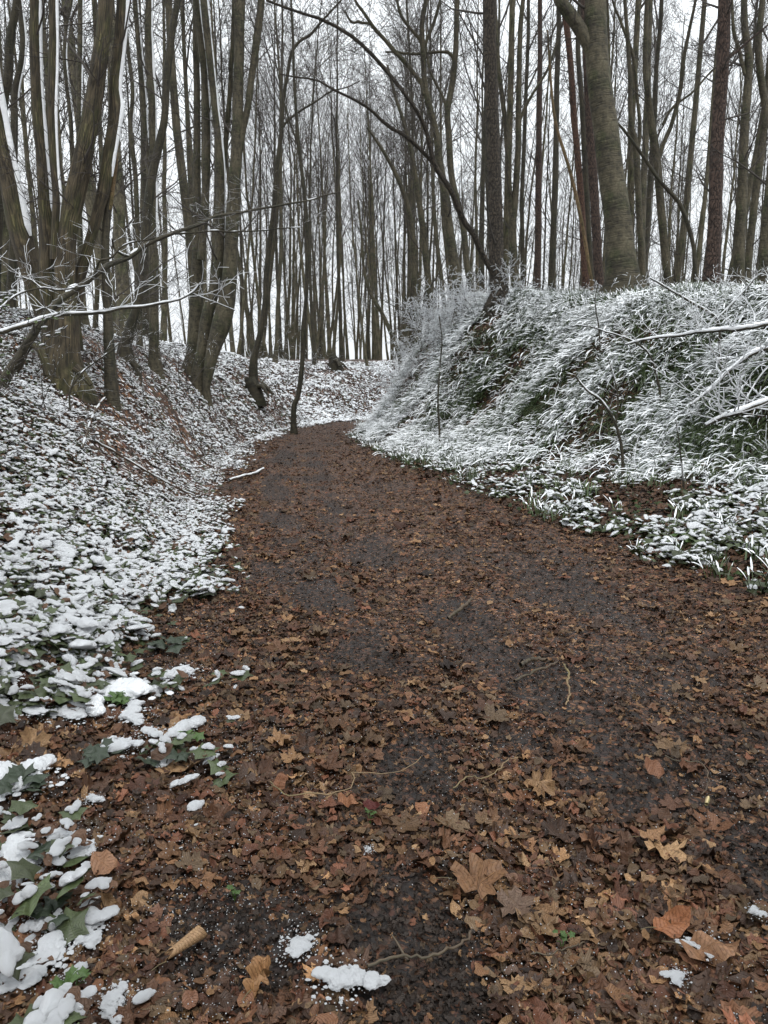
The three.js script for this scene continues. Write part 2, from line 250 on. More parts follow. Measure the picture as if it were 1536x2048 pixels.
const CLUMPS = [[40, 1745, 85, 'wide snow clump at the left edge, lower of the pair with dark leaves'], [132, 1712, 62, 'rounded snow clump with hanging arms right of the edge clump'], [168, 1893, 42, 'hook shaped snow clump low in the left foreground'], [92, 1945, 62, 'loose snow patch at the lower left below a hook shaped clump'], [25, 1985, 40, 'snow clump in the lower left corner'], [236, 2030, 38, 'snow clump cut by the bottom edge left of centre'], [676, 1992, 54, 'three armed snow clump at the bottom centre'], [600, 1928, 36, 'thin snow dusting on a leaf left of the three armed clump'], [50, 1585, 72, 'broad snow clump at the left edge below the green herb'], [240, 1408, 78, 'broad snow cap on the green herb in the left foreground'], [268, 1452, 34, 'lower snow lobe hanging from the herb cap'], [148, 1450, 40, 'fluffy snow ball left of the herb cap'], [230, 1522, 38, 'snow lump below the herb cap'], [296, 1484, 22, 'small round snow ball right of the herb cap'], [330, 1540, 22, 'small snow ball on a lone ivy leaf'], [185, 1625, 16, 'tiny snow ball on brown leaves'], [362, 1362, 36, 'angular snow patch draped on an upright brown leaf'], [192, 1358, 22, 'double snow knob above the herb cap'], [350, 1490, 30, 'loose snow right of the small round ball'], [20, 1380, 46, 'snow clump at the left edge above the fluffy ball'], [60, 1440, 32, 'thin snow strip left of the fluffy ball'], [80, 1880, 26, 'snow flecks on dark leaves left of the hook clump'], [150, 1990, 22, 'snow on a small green sprig in the lower left'], [738, 1725, 7, 'single snow pellet in the middle of the lane'], [1520, 1862, 20, 'snow speck at the right edge'], [1405, 1925, 34, 'thin snow dusting on leaves near the lower right corner'], [1350, 1990, 22, 'faint snow dusting below the lower right dusting']];
// ---------------------------------------------------------------- leaves
function leafGeo(kind, seed) { // about 1 m long, lying in the xz plane, tip towards +z
  const r = rng(seed * 31 + 7), B = { p: [], t: [], i: [] }, n = kind === 'oak' ? 16 : kind === 'maple' ? 0 : 9, curl = (r() - 0.35) * 1.6, fold = (r() - 0.3) * 0.9, wave = 0.05 + r() * 0.07, ph = r() * 6, twist = (r() - 0.5) * 0.8;
  const put = (x, z, u, v) => { const rel = z - 0.5; let y = fold * Math.abs(x) * 0.55 + curl * rel * rel * 0.9 + wave * Math.sin(z * 11 + ph + x * 9) + wave * 0.7 * Math.sin(x * 19 + ph) + twist * x * rel; B.p.push(x, y, z); B.t.push(u, v); };
  if (kind === 'maple') {
    const R = 30; put(0, 0.5, 0.5, 0.5);
    for (const f of [0.5, 1]) for (let k = 0; k < R; k++) { const a = k / R * 6.283, lob = 0.62 + 0.38 * Math.pow(Math.abs(Math.cos(a * 2.5)), 0.8) + 0.09 * Math.cos(a * 15), rr = 0.56 * lob * f * (f < 1 ? 1 : 0.93 + 0.14 * r()); put(Math.sin(a) * rr, 0.5 + Math.cos(a) * rr, 0.5 + Math.sin(a) * 0.5 * f, 0.5 + Math.cos(a) * 0.5 * f); }
    for (let k = 0; k < R; k++) { const a = 1 + k, b = 1 + (k + 1) % R; B.i.push(0, a, b, a, a + R, b, b, a + R, b + R); }
  } else {
    const frag = kind === 'fragment', cutA = frag ? 0.15 + r() * 0.3 : 0, cutB = frag ? 0.6 + r() * 0.3 : 1;
    for (let k = 0; k <= n; k++) {
      const t = lerp(cutA, cutB, k / n); let w = kind === 'oak' ? 0.27 * Math.pow(Math.sin(Math.PI * Math.min(1, t * 0.93 + 0.05)), 0.7) * (1 + 0.32 * Math.sin(t * 24)) : 0.31 * Math.pow(Math.sin(Math.PI * Math.pow(t, 0.85)), 0.75);
      const jl = frag ? 0.5 + r() * 0.7 : 0.93 + r() * 0.14, jr = frag ? 0.5 + r() * 0.7 : 0.93 + r() * 0.14; w = Math.max(w, 0.008);
      put(-w * jl, t - 0.03, 0.5 - w * 1.5, t); put(-w * 0.45, t, 0.5 - w * 0.7, t); put(0, t + 0.02, 0.5, t); put(w * 0.45, t, 0.5 + w * 0.7, t); put(w * jr, t - 0.03, 0.5 + w * 1.5, t);
    }
    for (let k = 0; k < n; k++) for (let c = 0; c < 4; c++) { const a = k * 5 + c, b = a + 5; B.i.push(a, b, a + 1, a + 1, b, b + 1); }
  }
  for (let k = 2; k < B.p.length; k += 3) B.p[k] -= 0.5;
  return geom(B);
}
const LEAVES = ['beech', 'beech', 'beech', 'beech', 'beech', 'oak', 'oak', 'maple', 'maple', 'fragment', 'fragment', 'fragment', 'fragment'].map((k, n) => leafGeo(k, n + 1));
const LEAFHUE = [[0.16, 0.082, 0.045], [0.22, 0.115, 0.056], [0.11, 0.062, 0.04], [0.29, 0.165, 0.08], [0.14, 0.068, 0.04], [0.08, 0.05, 0.036], [0.21, 0.10, 0.052], [0.34, 0.21, 0.11], [0.15, 0.10, 0.058], [0.19, 0.08, 0.045]];
const tmpM = new THREE.Matrix4(), tmpQ = new THREE.Quaternion(), tmpS = V(1, 1, 1), YUP = V(0, 1, 0);
function placed(p, normal, spin, tilt, tiltDir, size, squash = 1) {
  const q = new THREE.Quaternion().setFromUnitVectors(YUP, normal), t = new THREE.Quaternion().setFromAxisAngle(V(Math.cos(tiltDir), 0, Math.sin(tiltDir)), tilt), s = new THREE.Quaternion().setFromAxisAngle(YUP, spin);
  return new THREE.Matrix4().compose(p, q.multiply(t).multiply(s), V(size, size * squash, size));
}
function instanced(name, geo, mat, list, parent) { const m = new THREE.InstancedMesh(geo, mat, list.length); m.name = name; list.forEach(([mx, c], k) => { m.setMatrixAt(k, mx); if (c) m.setColorAt(k, c); }); m.castShadow = m.receiveShadow = true; (parent ?? scene).add(m); return m; }
function inView(x, d, y = 0, pad = 120) { const p = V(x, y, -d).sub(camera.position).applyEuler(new THREE.Euler(-PITCH, 0, 0)); if (p.z > -0.3) return false; const px = 768 + p.x / -p.z * F, py = 1024 - p.y / -p.z * F; return px > -pad && px < 1536 + pad && py < 2048 + pad ? [px, py] : false; }
{ // ---- leaf litter
  const r = rng(404), items = LEAVES.map(() => []), near = [];
  const N = 190000;
  for (let k = 0; k < N; k++) {
    const d = 0.75 * Math.pow(30 / 0.75, Math.pow(r(), 1.0)), half = 0.62 * d + 0.6, x = (r() * 2 - 1) * half;
    if (!inView(x, d, 0, 160)) continue;
    const L = litterness(x, d); if (r() > L + (d < 9 ? 0.2 : 0.08)) continue;
    const [v, w] = along(x, d), q = v / w, soil = soilAt(x, d);
    const mulch = r() < soil * 0.95; if (mulch && r() < 0.35) continue;
    const crushed = Math.max(soil, 0.45, Math.exp(-q * q * 1.2) * 0.8 * sstep(1.5, 3.5, d)), small = mulch || r() < crushed;
    const kind = small ? 9 + Math.floor(r() * 4) : r() < 0.66 ? Math.floor(r() * 5) : r() < 0.35 ? 5 + Math.floor(r() * 4) : 9 + Math.floor(r() * 4);
    const size = (small ? 0.016 + r() * 0.03 : kind >= 7 && kind < 9 ? 0.05 + r() * r() * 0.08 : 0.03 + r() * r() * 0.046) * (d > 10 ? 1.4 : d > 5 ? 1.15 : 1) * (mulch ? 0.8 : 1);
    const p = ground(x, d); p.y += 0.004 + r() * 0.02 * (small ? 0.5 : 1);
    const h = LEAFHUE[Math.floor(r() * LEAFHUE.length)], g = [0.3 + r() * 0.35, 0.6 + r() * 0.5, 0.6 + r() * 0.5, 1.0 + r() * 0.6, 0.35 + r() * 0.3][Math.floor(r() * 5)] + (r() < 0.05 ? 0.6 : 0), c = mulch && r() < 0.85 ? lin(0.034 * (0.5 + g), 0.026 * (0.5 + g), 0.021 * (0.5 + g)) : lin(h[0] * g * 0.97, h[1] * g * 1.03, h[2] * g * 1.08);
    const m = placed(p, groundNormal(x, d), r() * 6.283, (mulch ? 0.9 : r() < 0.15 ? 0.9 : 0.32) * r(), r() * 6.283, size, 0.5 + r() * 0.9).multiply(new THREE.Matrix4().makeScale(0.6 + r() * 0.6, 1, 1));
    if (size > 0.045 && d < 2.4 && inView(x, d, 0, -10) && near.length < 290 && r() < 0.4) near.push([kind, m, c]); else items[kind].push([m, c]);
  }
  const g = tag(new THREE.Group(), 'brown beech, oak and maple leaf litter covering the lane', 'leaf litter', null, 'stuff'); g.name = 'leaf_litter'; scene.add(g);
  items.forEach((list, k) => instanced('leaf_litter_layer', LEAVES[k], mats.leaf, list, g));
  const cache = new Map();
  near.forEach(([k, m, c], n) => { const key = n % 18; if (!cache.has(key)) { const t = mats.leaf.clone(); t.color.copy(c); cache.set(key, t); } const o = mesh('leaf', LEAVES[k], cache.get(key), pathMesh); o.name = n ? 'leaf_' + String(n).padStart(3, '0') : 'leaf'; o.applyMatrix4(m); });
  console.log('litter', items.map((l) => l.length).join(' '), near.length);
  // snow grains sprinkled on the litter
  const grain = new THREE.IcosahedronGeometry(1, 0), list = [];
  for (let k = 0; k < 42000; k++) {
    const d = 0.85 * Math.pow(7 / 0.85, r()), x = (r() * 2 - 1) * (0.6 * d + 0.5); if (!inView(x, d, 0, 40)) continue;
    const n = fbm(x * 2.2 + 90, d * 2.2, 4); if (r() > sstep(0.36, 0.66, n) * (0.5 + 0.7 * sstep(0.3, -0.8, x))) continue;
    const p = ground(x, d); p.y += 0.016 + r() * 0.024; const s = 0.0008 + r() * r() * 0.0019; list.push([placed(p, YUP, r() * 6, r(), r() * 6, s, 0.7), null]);
  }
  for (const [px, py, w] of CLUMPS) { const p0 = hit(px, py, 0.7, 12), R = w / F * -p0.z; for (let k = 0; k < 30 + w * 2.2; k++) { const a = r() * 6.283, q = R * (0.5 + 1.3 * r()), x = p0.x + Math.cos(a) * q, d = -p0.z + Math.sin(a) * q, p = ground(x, d); p.y += 0.018 + r() * 0.026; list.push([placed(p, YUP, r() * 6, r(), r() * 6, 0.001 + r() * r() * 0.003, 0.7), null]); } }
  tag(instanced('snow_grains', grain, mats.snow, list), 'loose white snow grains sprinkled over the brown leaves', 'snow grains', null, 'stuff');
}

// ---------------------------------------------------------------- snow lumps
function snowLump(seed, rings, spokes, arms = 0.4, domed = 0.42) { // unit radius, flat underside, lumpy top
  const r = rng(seed), o1 = r() * 50, o2 = r() * 50, B = { p: [], t: [], i: [] };
  const rad = (a) => 1 + arms * 2 * (fbm(Math.cos(a) * 1.3 + o1, Math.sin(a) * 1.3 + o2, 3) - 0.5) + arms * 0.7 * (vn(Math.cos(a) * 4 + o2, Math.sin(a) * 4 + o1) - 0.5);
  B.p.push(0, domed * (0.8 + 0.4 * (fbm(o1, o2, 3) - 0.5)), 0); B.t.push(0, 0);
  for (let k = 1; k <= rings; k++) for (let s = 0; s < spokes; s++) {
    const a = s / spokes * 6.283, f = k / rings, R = rad(a) * Math.sin(f * Math.PI * 0.5 * 1.16), x = Math.cos(a) * R, z = Math.sin(a) * R;
    const lump = fbm(x * 2.6 + o1, z * 2.6 + o2, 4) - 0.5; let y = domed * (Math.cos(f * Math.PI * 0.5 * 1.16) + lump * 1.25 * (1 - 0.5 * f)) * (1 + 0.3 * (fbm(x + o2, z, 2) - 0.5)); if (k === rings) y = -0.12;
    B.p.push(x, y, z); B.t.push(x * 0.6, z * 0.6);
  }
  for (let s = 0; s < spokes; s++) B.i.push(0, 1 + (s + 1) % spokes, 1 + s);
  for (let k = 0; k < rings - 1; k++) for (let s = 0; s < spokes; s++) { const a = 1 + k * spokes + s, b = 1 + k * spokes + (s + 1) % spokes; B.i.push(a, b, a + spokes, b, b + spokes, a + spokes); }
  return geom(B);
}
function snowClump(seed, blobs, spread, detail, lo, hi, flat = 0.6) { // joined fluffy lumps, the way snow sits on crumpled leaves
  const r = rng(seed), parts = []; let x = 0, z = 0, a = r() * 6.283;
  const crumbs = detail > 3 ? 26 : 0;
  for (let k = 0; k < blobs + crumbs; k++) {
    const crumb = k >= blobs; if (crumb) { const ca = r() * 6.283, cr = 0.5 + r() * 0.75; x = Math.cos(ca) * cr; z = Math.sin(ca) * cr; }
    const g = new THREE.IcosahedronGeometry(1, crumb ? 3 : detail), p = g.attributes.position, R = crumb ? 0.02 + r() * 0.07 : lerp(lo, hi, r()), o = r() * 60, sx = 0.8 + r() * 0.7, sz = 0.8 + r() * 0.7;
    for (let i = 0; i < p.count; i++) { const X = p.getX(i), Y = p.getY(i), Z = p.getZ(i), m = 1 + (crumb ? 1.3 : 0.75) * (fbm(X * 1.5 + o + Y, Z * 1.5 + o - Y * 0.7, 3) - 0.5) + (detail > 3 ? 0.3 * (fbm(X * 7 + o + Y * 5, Z * 7 - Y * 4, 3) - 0.5) : 0); p.setXYZ(i, x + X * R * m * sx, (crumb ? 0 : R * 0.25) + Y * R * m * (crumb ? 0.4 : flat) * (Y < 0 ? 0.5 : 1), z + Z * R * m * sz); }
    g.deleteAttribute('normal'); g.deleteAttribute('uv'); const q = mergeVertices(g, 1e-5); q.computeVertexNormals(); parts.push(q);
    if (r() < 0.3) { x *= 0.2; z *= 0.2; a = r() * 6.283; } a += (r() - 0.5) * 1.6; x += Math.cos(a) * R * spread; z += Math.sin(a) * R * spread;
  }
  const G = mergeGeometries(parts), p = G.attributes.position, uv = new Float32Array(p.count * 2); for (let i = 0; i < p.count; i++) { uv[i * 2] = p.getX(i) * 2 + p.getY(i); uv[i * 2 + 1] = p.getZ(i) * 2; } G.setAttribute('uv', new THREE.BufferAttribute(uv, 2)); return G;
}
const CAPS = [1, 2, 3, 4, 5, 6, 7, 8].map((s) => snowClump(s * 13, 3 + s % 4, 0.9, 2, 0.22, 0.58, 0.75));
function ivyGeo(seed) { const r = rng(seed), B = { p: [], t: [], i: [] }, R = 20; B.p.push(0, 0.06, 0); B.t.push(0.5, 0.5); for (const f of [0.55, 1]) for (let k = 0; k < R; k++) { const a = k / R * 6.283, rr = (0.8 + 0.2 * Math.cos(a * 5) + 0.07 * Math.cos(a * 10)) * f; B.p.push(Math.sin(a) * rr, 0.07 * (1 - f) + 0.1 * Math.sin(a * 3 + r()) * f - 0.16 * f * f, Math.cos(a) * rr); B.t.push(0.5 + Math.sin(a) * f * 0.5, 0.5 + Math.cos(a) * f * 0.5); } for (let k = 0; k < R; k++) { const a = 1 + k, b = 1 + (k + 1) % R; B.i.push(0, a, b, a, a + R, b, b, a + R, b + R); } return geom(B); }
const IVY = [ivyGeo(3), ivyGeo(8)];
{ // ---- ground cover of leaves that carry snow, on both banks
  const r = rng(77), caps = CAPS.map(() => []), under = [[], []], brown = [[], [], []];
  const add = (x, d, size, green, capped, lift, up) => {
    const p = ground(x, d), n = groundNormal(x, d, 0.2).lerp(YUP, up).normalize(); p.y += lift;
    const spin = r() * 6.283, tilt = r() * 0.75, dir = r() * 6.283;
    const g = 0.6 + r() * 0.8; (r() < green ? under[r() < 0.5 ? 0 : 1].push([placed(p, n, spin, tilt, dir, size * 1.45, 1), lin(0.05 * g + 0.008, 0.085 * g, 0.028 * g)]) : brown[Math.floor(r() * 3)].push([placed(p, n, spin, tilt, dir, size * 2.3, 0.6), lin(0.13 * g, 0.078 * g, 0.05 * g)]));
    if (r() < capped) { const q = p.clone().addScaledVector(n, size * 0.1); caps[Math.floor(r() * 8)].push([placed(q, n, r() * 6.283, tilt * 0.8, dir, size * (0.6 + r() * r() * 1.1), 0.6 + r() * 0.8).multiply(new THREE.Matrix4().makeScale(0.9 + r() * 0.6, 1, 0.7 + r() * 0.5)), null]); }
  };
  for (let k = 0; k < 420000; k++) { // left bank
    const d = 1.2 * Math.pow(36 / 1.2, Math.pow(r(), 0.8)), x = -r() * (0.56 * d + 1); if (!inView(x, d, 1, 100)) continue;
    const [v, w, s0] = along(x, d), u = -v - w; if (v > 0 || u < -0.3 || u > 9) continue;
    const snow = 1 - litterness(x, d), patch = fbm(x * 1.1 + 20, d * 1.1, 4); if (r() > snow * 0.9 + (d < 3.6 && x < -0.45 - 0.1 * d ? 0.05 * sstep(0.45, 0.6, fbm(x * 3.2, d * 3.2, 3)) * 4 : 0.01)) continue;
    if (r() < 0.85 * sstep(0.5, 0.62, patch)) continue; const clot = fbm(x * 6.5, d * 6.5 + 7, 3); if (r() < lerp(0.55, 0.95, sstep(8, 4, d)) * sstep(0.42, 0.6, clot)) continue;
    const big = sstep(8, 3.5, d), size = lerp(0.017, 0.018 + 0.014 * r(), big) * (0.55 + r() * 0.9) * (1 + sstep(9, 26, d) * 1.2);
        add(x, d, size, lerp(0.25, 0.62, big) * (patch < 0.5 ? 1.2 : 0.6), 0.72, 0.012 + r() * lerp(0.03, 0.085, big), 0.55);
  }
  for (let k = 0; k < 150000; k++) { // right verge
    const d = 3.5 * Math.pow(30 / 3.5, r()), x = -2.5 + r() * (0.56 * d + 3); if (!inView(x, d, 1, 100)) continue;
    const [v, w, s0] = along(x, d), u = v - w, s = s0 - S0; if (u < -0.15) continue;
    const vw = lerp(2.1, 0.75, sstep(5, 15, s)); if (u > vw + 0.3 && r() > 0.12) continue;
    const snow = 1 - litterness(x, d), patch = fbm(x * 1.2 + 60, d * 1.2, 4); if (r() > snow * 0.8) continue;
    if (r() < 0.95 * sstep(0.46, 0.6, patch)) continue; if (r() < 0.8 * sstep(0.45, 0.6, fbm(x * 6 + 40, d * 6, 3))) continue;
    add(x, d, (0.016 + r() * r() * 0.034) * (1 + 0.25 * sstep(8, 4, d)) * (1 + sstep(12, 26, d) * 0.7), 0.8, 0.72, 0.02 + r() * 0.07, 0.75);
  }
  for (let k = 0; k < 60000; k++) { // thin cover on the far bank beyond the bend
    const d = 26 + r() * 22, x = -12 + r() * 17, [v, w, s0] = along(x, d), u = -v - w; if (v > 0 || s0 - S0 < 26 || u < 0 || u > 9 || !inView(x, d, 1, 20)) continue;
    if (r() < 0.55 * sstep(0.42, 0.6, fbm(x * 0.9 + 3, d * 0.9, 4)) * sstep(1, 2.5, u)) continue; add(x, d, 0.03 + r() * 0.035, 0.1, 0.9, 0.01 + r() * 0.04, 0.4);
  }
  const g = tag(new THREE.Group(), 'low leafy growth on the banks weighed down by caps of snow', 'ground cover', null, 'stuff'); g.name = 'ground_cover'; scene.add(g);
  under.forEach((l, k) => instanced('green_leaf_layer', IVY[k], mats.green, l, g)); brown.forEach((l, k) => instanced('brown_leaf_layer', LEAVES[k], mats.leaf, l, g)); caps.forEach((l, k) => instanced('snow_cap_layer', CAPS[k], mats.snow, l, g));
  console.log('cover', under.map((l) => l.length), caps.map((l) => l.length));
}

// ---------------------------------------------------------------- long drooping blades on the right bank
function tuft(seed, n, droop, long) { // blades lean towards +x
  const r = rng(seed), G = { p: [], i: [] }, S = { p: [], i: [] };
  for (let b = 0; b < n; b++) {
    const a = (r() - 0.5) * (droop ? (r() < 0.25 ? 3.2 : 0.95) : 6.283), lean = droop ? 0.95 + r() * 0.95 : 0.12 + r() * 0.35, L = long * (0.6 + r() * 0.6), W = 0.0028 + r() * 0.0026, seg = 6, bx = (r() - 0.5) * (droop ? 0.42 : 0.14), bz = (r() - 0.5) * (droop ? 0.46 : 0.16), by = droop ? -bx * 0.8 : 0, bend = droop ? 0.5 + r() * 0.6 : 0.2 + r() * 0.9;
    let x = 0, y = 0, th = lean; const pts = [[0, 0]]; for (let k = 0; k < seg; k++) { x += Math.sin(th) * L / seg; y += Math.cos(th) * L / seg; th += bend / seg; pts.push([x, y]); }
    const ca = Math.cos(a), sa = Math.sin(a), snowy = r() < (droop ? 0.5 : 0.55), from = droop ? Math.floor(r() * 3.5) : Math.floor(2 + r() * 3);
    const g0 = G.p.length / 3; pts.forEach(([px, py], k) => { const w = W * (k === seg ? 0.2 : 1 - 0.3 * k / seg); for (const s of [-1, 1]) G.p.push(bx + px * ca - s * w * sa, py + by, bz + px * sa + s * w * ca); });
    for (let k = 0; k < seg; k++) { const q = g0 + k * 2; G.i.push(q, q + 1, q + 2, q + 1, q + 3, q + 2); }
    if (snowy) {
      const s0 = S.p.length / 3, part = pts.slice(from, r() < 0.4 ? seg : seg + 1), hgt = 0.003 + r() * 0.005;
      part.forEach(([px, py], k) => { const e = k === 0 || k === part.length - 1 ? 0.35 : 1, w = (W * 1.1 + 0.001) * e * (0.7 + r() * 0.6); for (const [s, h] of [[-1, -0.001], [-0.55, hgt * 0.8], [0.55, hgt * (0.7 + r() * 0.5)], [1, -0.001]]) S.p.push(bx + px * ca - s * w * sa, py + by + 0.0015 + h * e, bz + px * sa + s * w * ca); });
      for (let k = 0; k < part.length - 1; k++) for (let c = 0; c < 3; c++) { const q = s0 + k * 4 + c; S.i.push(q, q + 1, q + 4, q + 1, q + 5, q + 4); }
    }
  }
  return [geom(G), geom(S)];
}
{
  const kinds = [tuft(1, 44, true, 0.22), tuft(2, 38, true, 0.30), tuft(3, 48, true, 0.17), tuft(4, 16, false, 0.15), tuft(5, 12, false, 0.19)], lists = kinds.map(() => []), white = kinds.map(() => []), r = rng(909), extra = [[], [], []];
  for (let k = 0; k < 80000; k++) {
    const d = 4 * Math.pow(36 / 4, Math.pow(r(), 0.9)), x = -2.5 + r() * (0.56 * d + 3.2); if (!inView(x, d, 1.5, 100)) continue;
    const [v, w, s0] = along(x, d), u = v - w, s = s0 - S0; if (u < 0.05 || u > 8) continue;
    const vw = lerp(2.0, 0.65, sstep(5, 15, s)), crest = vw + 2.7, patch = fbm(x * 0.8 + 11, d * 0.8, 4), bare = clamp(sstep(0.40, 0.55, patch) + 0.6 * sstep(0.5, 0.62, fbm(x * 2.6, d * 2.6 + 5, 3)), 0, 1) * (u < crest - 0.5 ? 1 : 0.25);
    if (r() < bare * 0.85) continue;
    const slope = u > vw - 0.2 && u < crest + 0.1; if (!slope && u < vw && r() > 0.16) continue; if (u > crest + 2.2) continue;
    if (r() > (d < 12 ? 0.36 : 0.55)) continue;
    const n = groundNormal(x, d, 0.3), p = ground(x, d); p.y += 0.01 + r() * 0.06;
    const down = Math.atan2(-n.z, n.x) + (r() - 0.5) * (slope ? 0.9 : 6.3), kind = slope && r() < 0.88 ? Math.floor(r() * 3) : 3 + Math.floor(r() * 2), g = 0.7 + r() * 0.7;
    const q = new THREE.Quaternion().setFromAxisAngle(YUP, down), sc = (0.75 + r() * 0.5) * (1 + sstep(14, 30, d) * 0.25);
    const mx = new THREE.Matrix4().compose(p, q, V(sc, sc, sc)), mid = slope ? sstep(vw + 0.1, vw + 0.7, u) * sstep(crest + 0.2, crest - 1.1, u) * sstep(26, 13, d) : 0;
    lists[kind].push([mx, lin(g, g * (0.95 + r() * 0.15), g * 0.9)]);
    if (r() < lerp(0.9, 0.62, mid) * (1 - 0.75 * mid * sstep(0.42, 0.6, fbm(x * 1.5 + 44, d * 1.5, 3)))) white[kind].push([mx, null]);
  }
  for (let k = 0; k < 26000; k++) { // dead leaves lying bare between the tufts
    const d = 5 * Math.pow(24 / 5, r()), x = -2 + r() * (0.56 * d + 2.6); if (!inView(x, d, 1.5, 60)) continue; const [v, w] = along(x, d), u = v - w; if (u < 0.1 || u > 5) continue;
    const g = 0.4 + r() * 0.9, p = ground(x, d); p.y += 0.01 + r() * 0.03; extra[Math.floor(r() * 3)].push([placed(p, groundNormal(x, d, 0.2), r() * 6.283, r() * 0.7, r() * 6.283, 0.05 + r() * 0.04, 0.8), r() < 0.18 ? lin(0.045 * g, 0.085 * g, 0.022 * g) : lin(0.13 * g, 0.075 * g, 0.045 * g)]);
  }
  const g = tag(new THREE.Group(), 'long green blades drooping down the right bank under strips of snow', 'grass', null, 'stuff'); g.name = 'grass'; scene.add(g);
  kinds.forEach(([b, s], k) => { instanced('blade_layer', b, mats.blade, lists[k], g); instanced('blade_snow_layer', s, mats.snow, white[k], g); }); const tangles = [0, 1, 2].map((k) => shrub(700 + k * 9, 0.36, 3, { k0: 3, k1: 1, snow: 0.55, thick: 1.1, rise: -0.1, r0: 0.003, min: 0.0016 })), tl = [[], [], []];
  for (let k = 0; k < 5200; k++) { const d = 5.5 * Math.pow(28 / 5.5, r()), x = -2 + r() * (0.56 * d + 2.6); if (!inView(x, d, 1.5, 60)) continue; const [v, w] = along(x, d), u = v - w; if (u < lerp(1.9, 0.5, sstep(6, 15, d)) || u > 6 || r() > lerp(0.14, 0.6, sstep(11, 20, d))) continue; const p = ground(x, d), n = groundNormal(x, d, 0.3), sc = 0.6 + r() * 0.9; tl[k % 3].push([placed(p, n.lerp(YUP, 0.4).normalize(), r() * 6.283, 0.3 + r() * 0.5, r() * 6.283, sc), null]); }
  tangles.forEach(([c, sn], k) => { instanced('dead_stem_layer', c, mats.twig, tl[k], g); instanced('dead_stem_snow_layer', sn, mats.snow, tl[k], g); }); console.log('tangles', tl.map((l) => l.length));
  extra.forEach((l, k) => instanced('bank_leaf_layer', LEAVES[k], mats.leaf, l, g));
  console.log('tufts', lists.map((l) => l.length));
}

// ---------------------------------------------------------------- branching
function grow(B, p0, dir, len, r0, level, o, r, out) { // a branch with side branches, drawn into B
  const seg = level === 0 ? 9 : level === 1 ? 6 : level === 2 ? 4 : 3, sides = level === 0 ? 6 : level === 1 ? 5 : 3, pts = [p0.clone()], rad = [r0], D = dir.clone().normalize(), p = p0.clone(), st = len / seg, kink = (o.kink ?? 0.2) * (level ? 1 : 0.7);
  for (let k = 1; k <= seg; k++) { D.x += (r() - 0.5) * kink * 2; D.z += (r() - 0.5) * kink * 2; D.y += (r() - 0.5) * kink + (o.rise ?? 0.1) * (level === 1 ? 1 : 0.6); D.normalize(); p.addScaledVector(D, st); pts.push(p.clone()); rad.push(Math.max(o.min ?? 0.004, r0 * (1 - 0.85 * k / seg))); }
  limb(B, pts, rad, sides); if (out) out.push([pts, rad]);
  if (level >= (o.levels ?? 3)) return;
  const kids = (o.kids ?? [7, 6, 6])[level] ?? 4;
  for (let k = 0; k < kids; k++) {
    const t = lerp(level === 0 ? 0.3 : 0.18, 1, (k + r() * 0.8) / kids), f = Math.min(seg - 1, Math.floor(t * seg)), q = pts[f].clone().lerp(pts[f + 1], t * seg - f), ax = pts[f + 1].clone().sub(pts[f]).normalize(), side = V(r() - 0.5, (r() - 0.5) * 0.6, r() - 0.5); side.addScaledVector(ax, -side.dot(ax)).normalize();
    const sp = (o.spread ?? 0.75) * (0.7 + r() * 0.6); grow(B, q, ax.multiplyScalar(Math.cos(sp)).addScaledVector(side, Math.sin(sp)), len * (o.ratio ?? 0.5) * (1.15 - 0.65 * t) * (0.75 + r() * 0.5), Math.max(o.min ?? 0.004, rad[f] * 0.55), level + 1, o, r, out);
  }
}
// forest tree of its own shape; base at the origin
function forestTree(seed, h, r0, forks, o) {
  const r = rng(seed), T = tubeB(), C = tubeB(), pts = [], rad = [], n = 16; let x = 0, z = 0; const lx = (r() - 0.5) * 0.24, lz = (r() - 0.5) * 0.1, bend = (r() - 0.5) * 0.14; let jx = 0, jz = 0;
  for (let k = 0; k <= n; k++) { const t = k / n; jx += (r() - 0.5) * 0.10; jz += (r() - 0.5) * 0.10; pts.push(V(lx * h * t + bend * h * Math.sin(t * 3.4) * 0.5 + jx, h * t - 0.3, lz * h * t + jz)); rad.push(Math.max(0.015, r0 * (1 - 0.86 * Math.pow(t, 0.9)) * (1 + 0.5 * Math.exp(-t * 34)))); }
  limb(T, pts, rad, 9, 0.12, seed, 2);
  const along_ = (t) => { const f = t * n, i = Math.min(n - 1, Math.floor(f)); return [pts[i].clone().lerp(pts[i + 1], f - i), lerp(rad[i], rad[i + 1], f - i)]; };
  const first = o.first ?? 0.38;
  for (let k = 0; k < forks; k++) { const t = lerp(first, 0.97, Math.pow((k + r() * 0.6) / forks, 0.9)), [p, q] = along_(t), a = r() * 6.283, sp = o.steep ?? 0.55, e = sp * (0.7 + r() * 0.6); grow(C, p, V(Math.cos(a) * Math.sin(e), Math.cos(e), Math.sin(a) * Math.sin(e)), h * (o.reach ?? 0.26) * (1.2 - 0.75 * t) * (0.7 + r() * 0.6), q * (0.3 + r() * 0.25), 1, o, r); }
  for (let k = 0; k < (o.lower ?? 7); k++) { const t = 0.1 + r() * 0.35, [p, q] = along_(t), a = r() * 6.283; grow(C, p, V(Math.cos(a), 0.35 + r() * 0.6, Math.sin(a)), 0.8 + r() * 2.2, q * 0.16 + 0.004, 2, o, r); }
  return [geom(T), geom(C)];
}

// ---------------------------------------------------------------- trees traced one by one
const W2R = (w, d) => w * 0.5 / F * d;
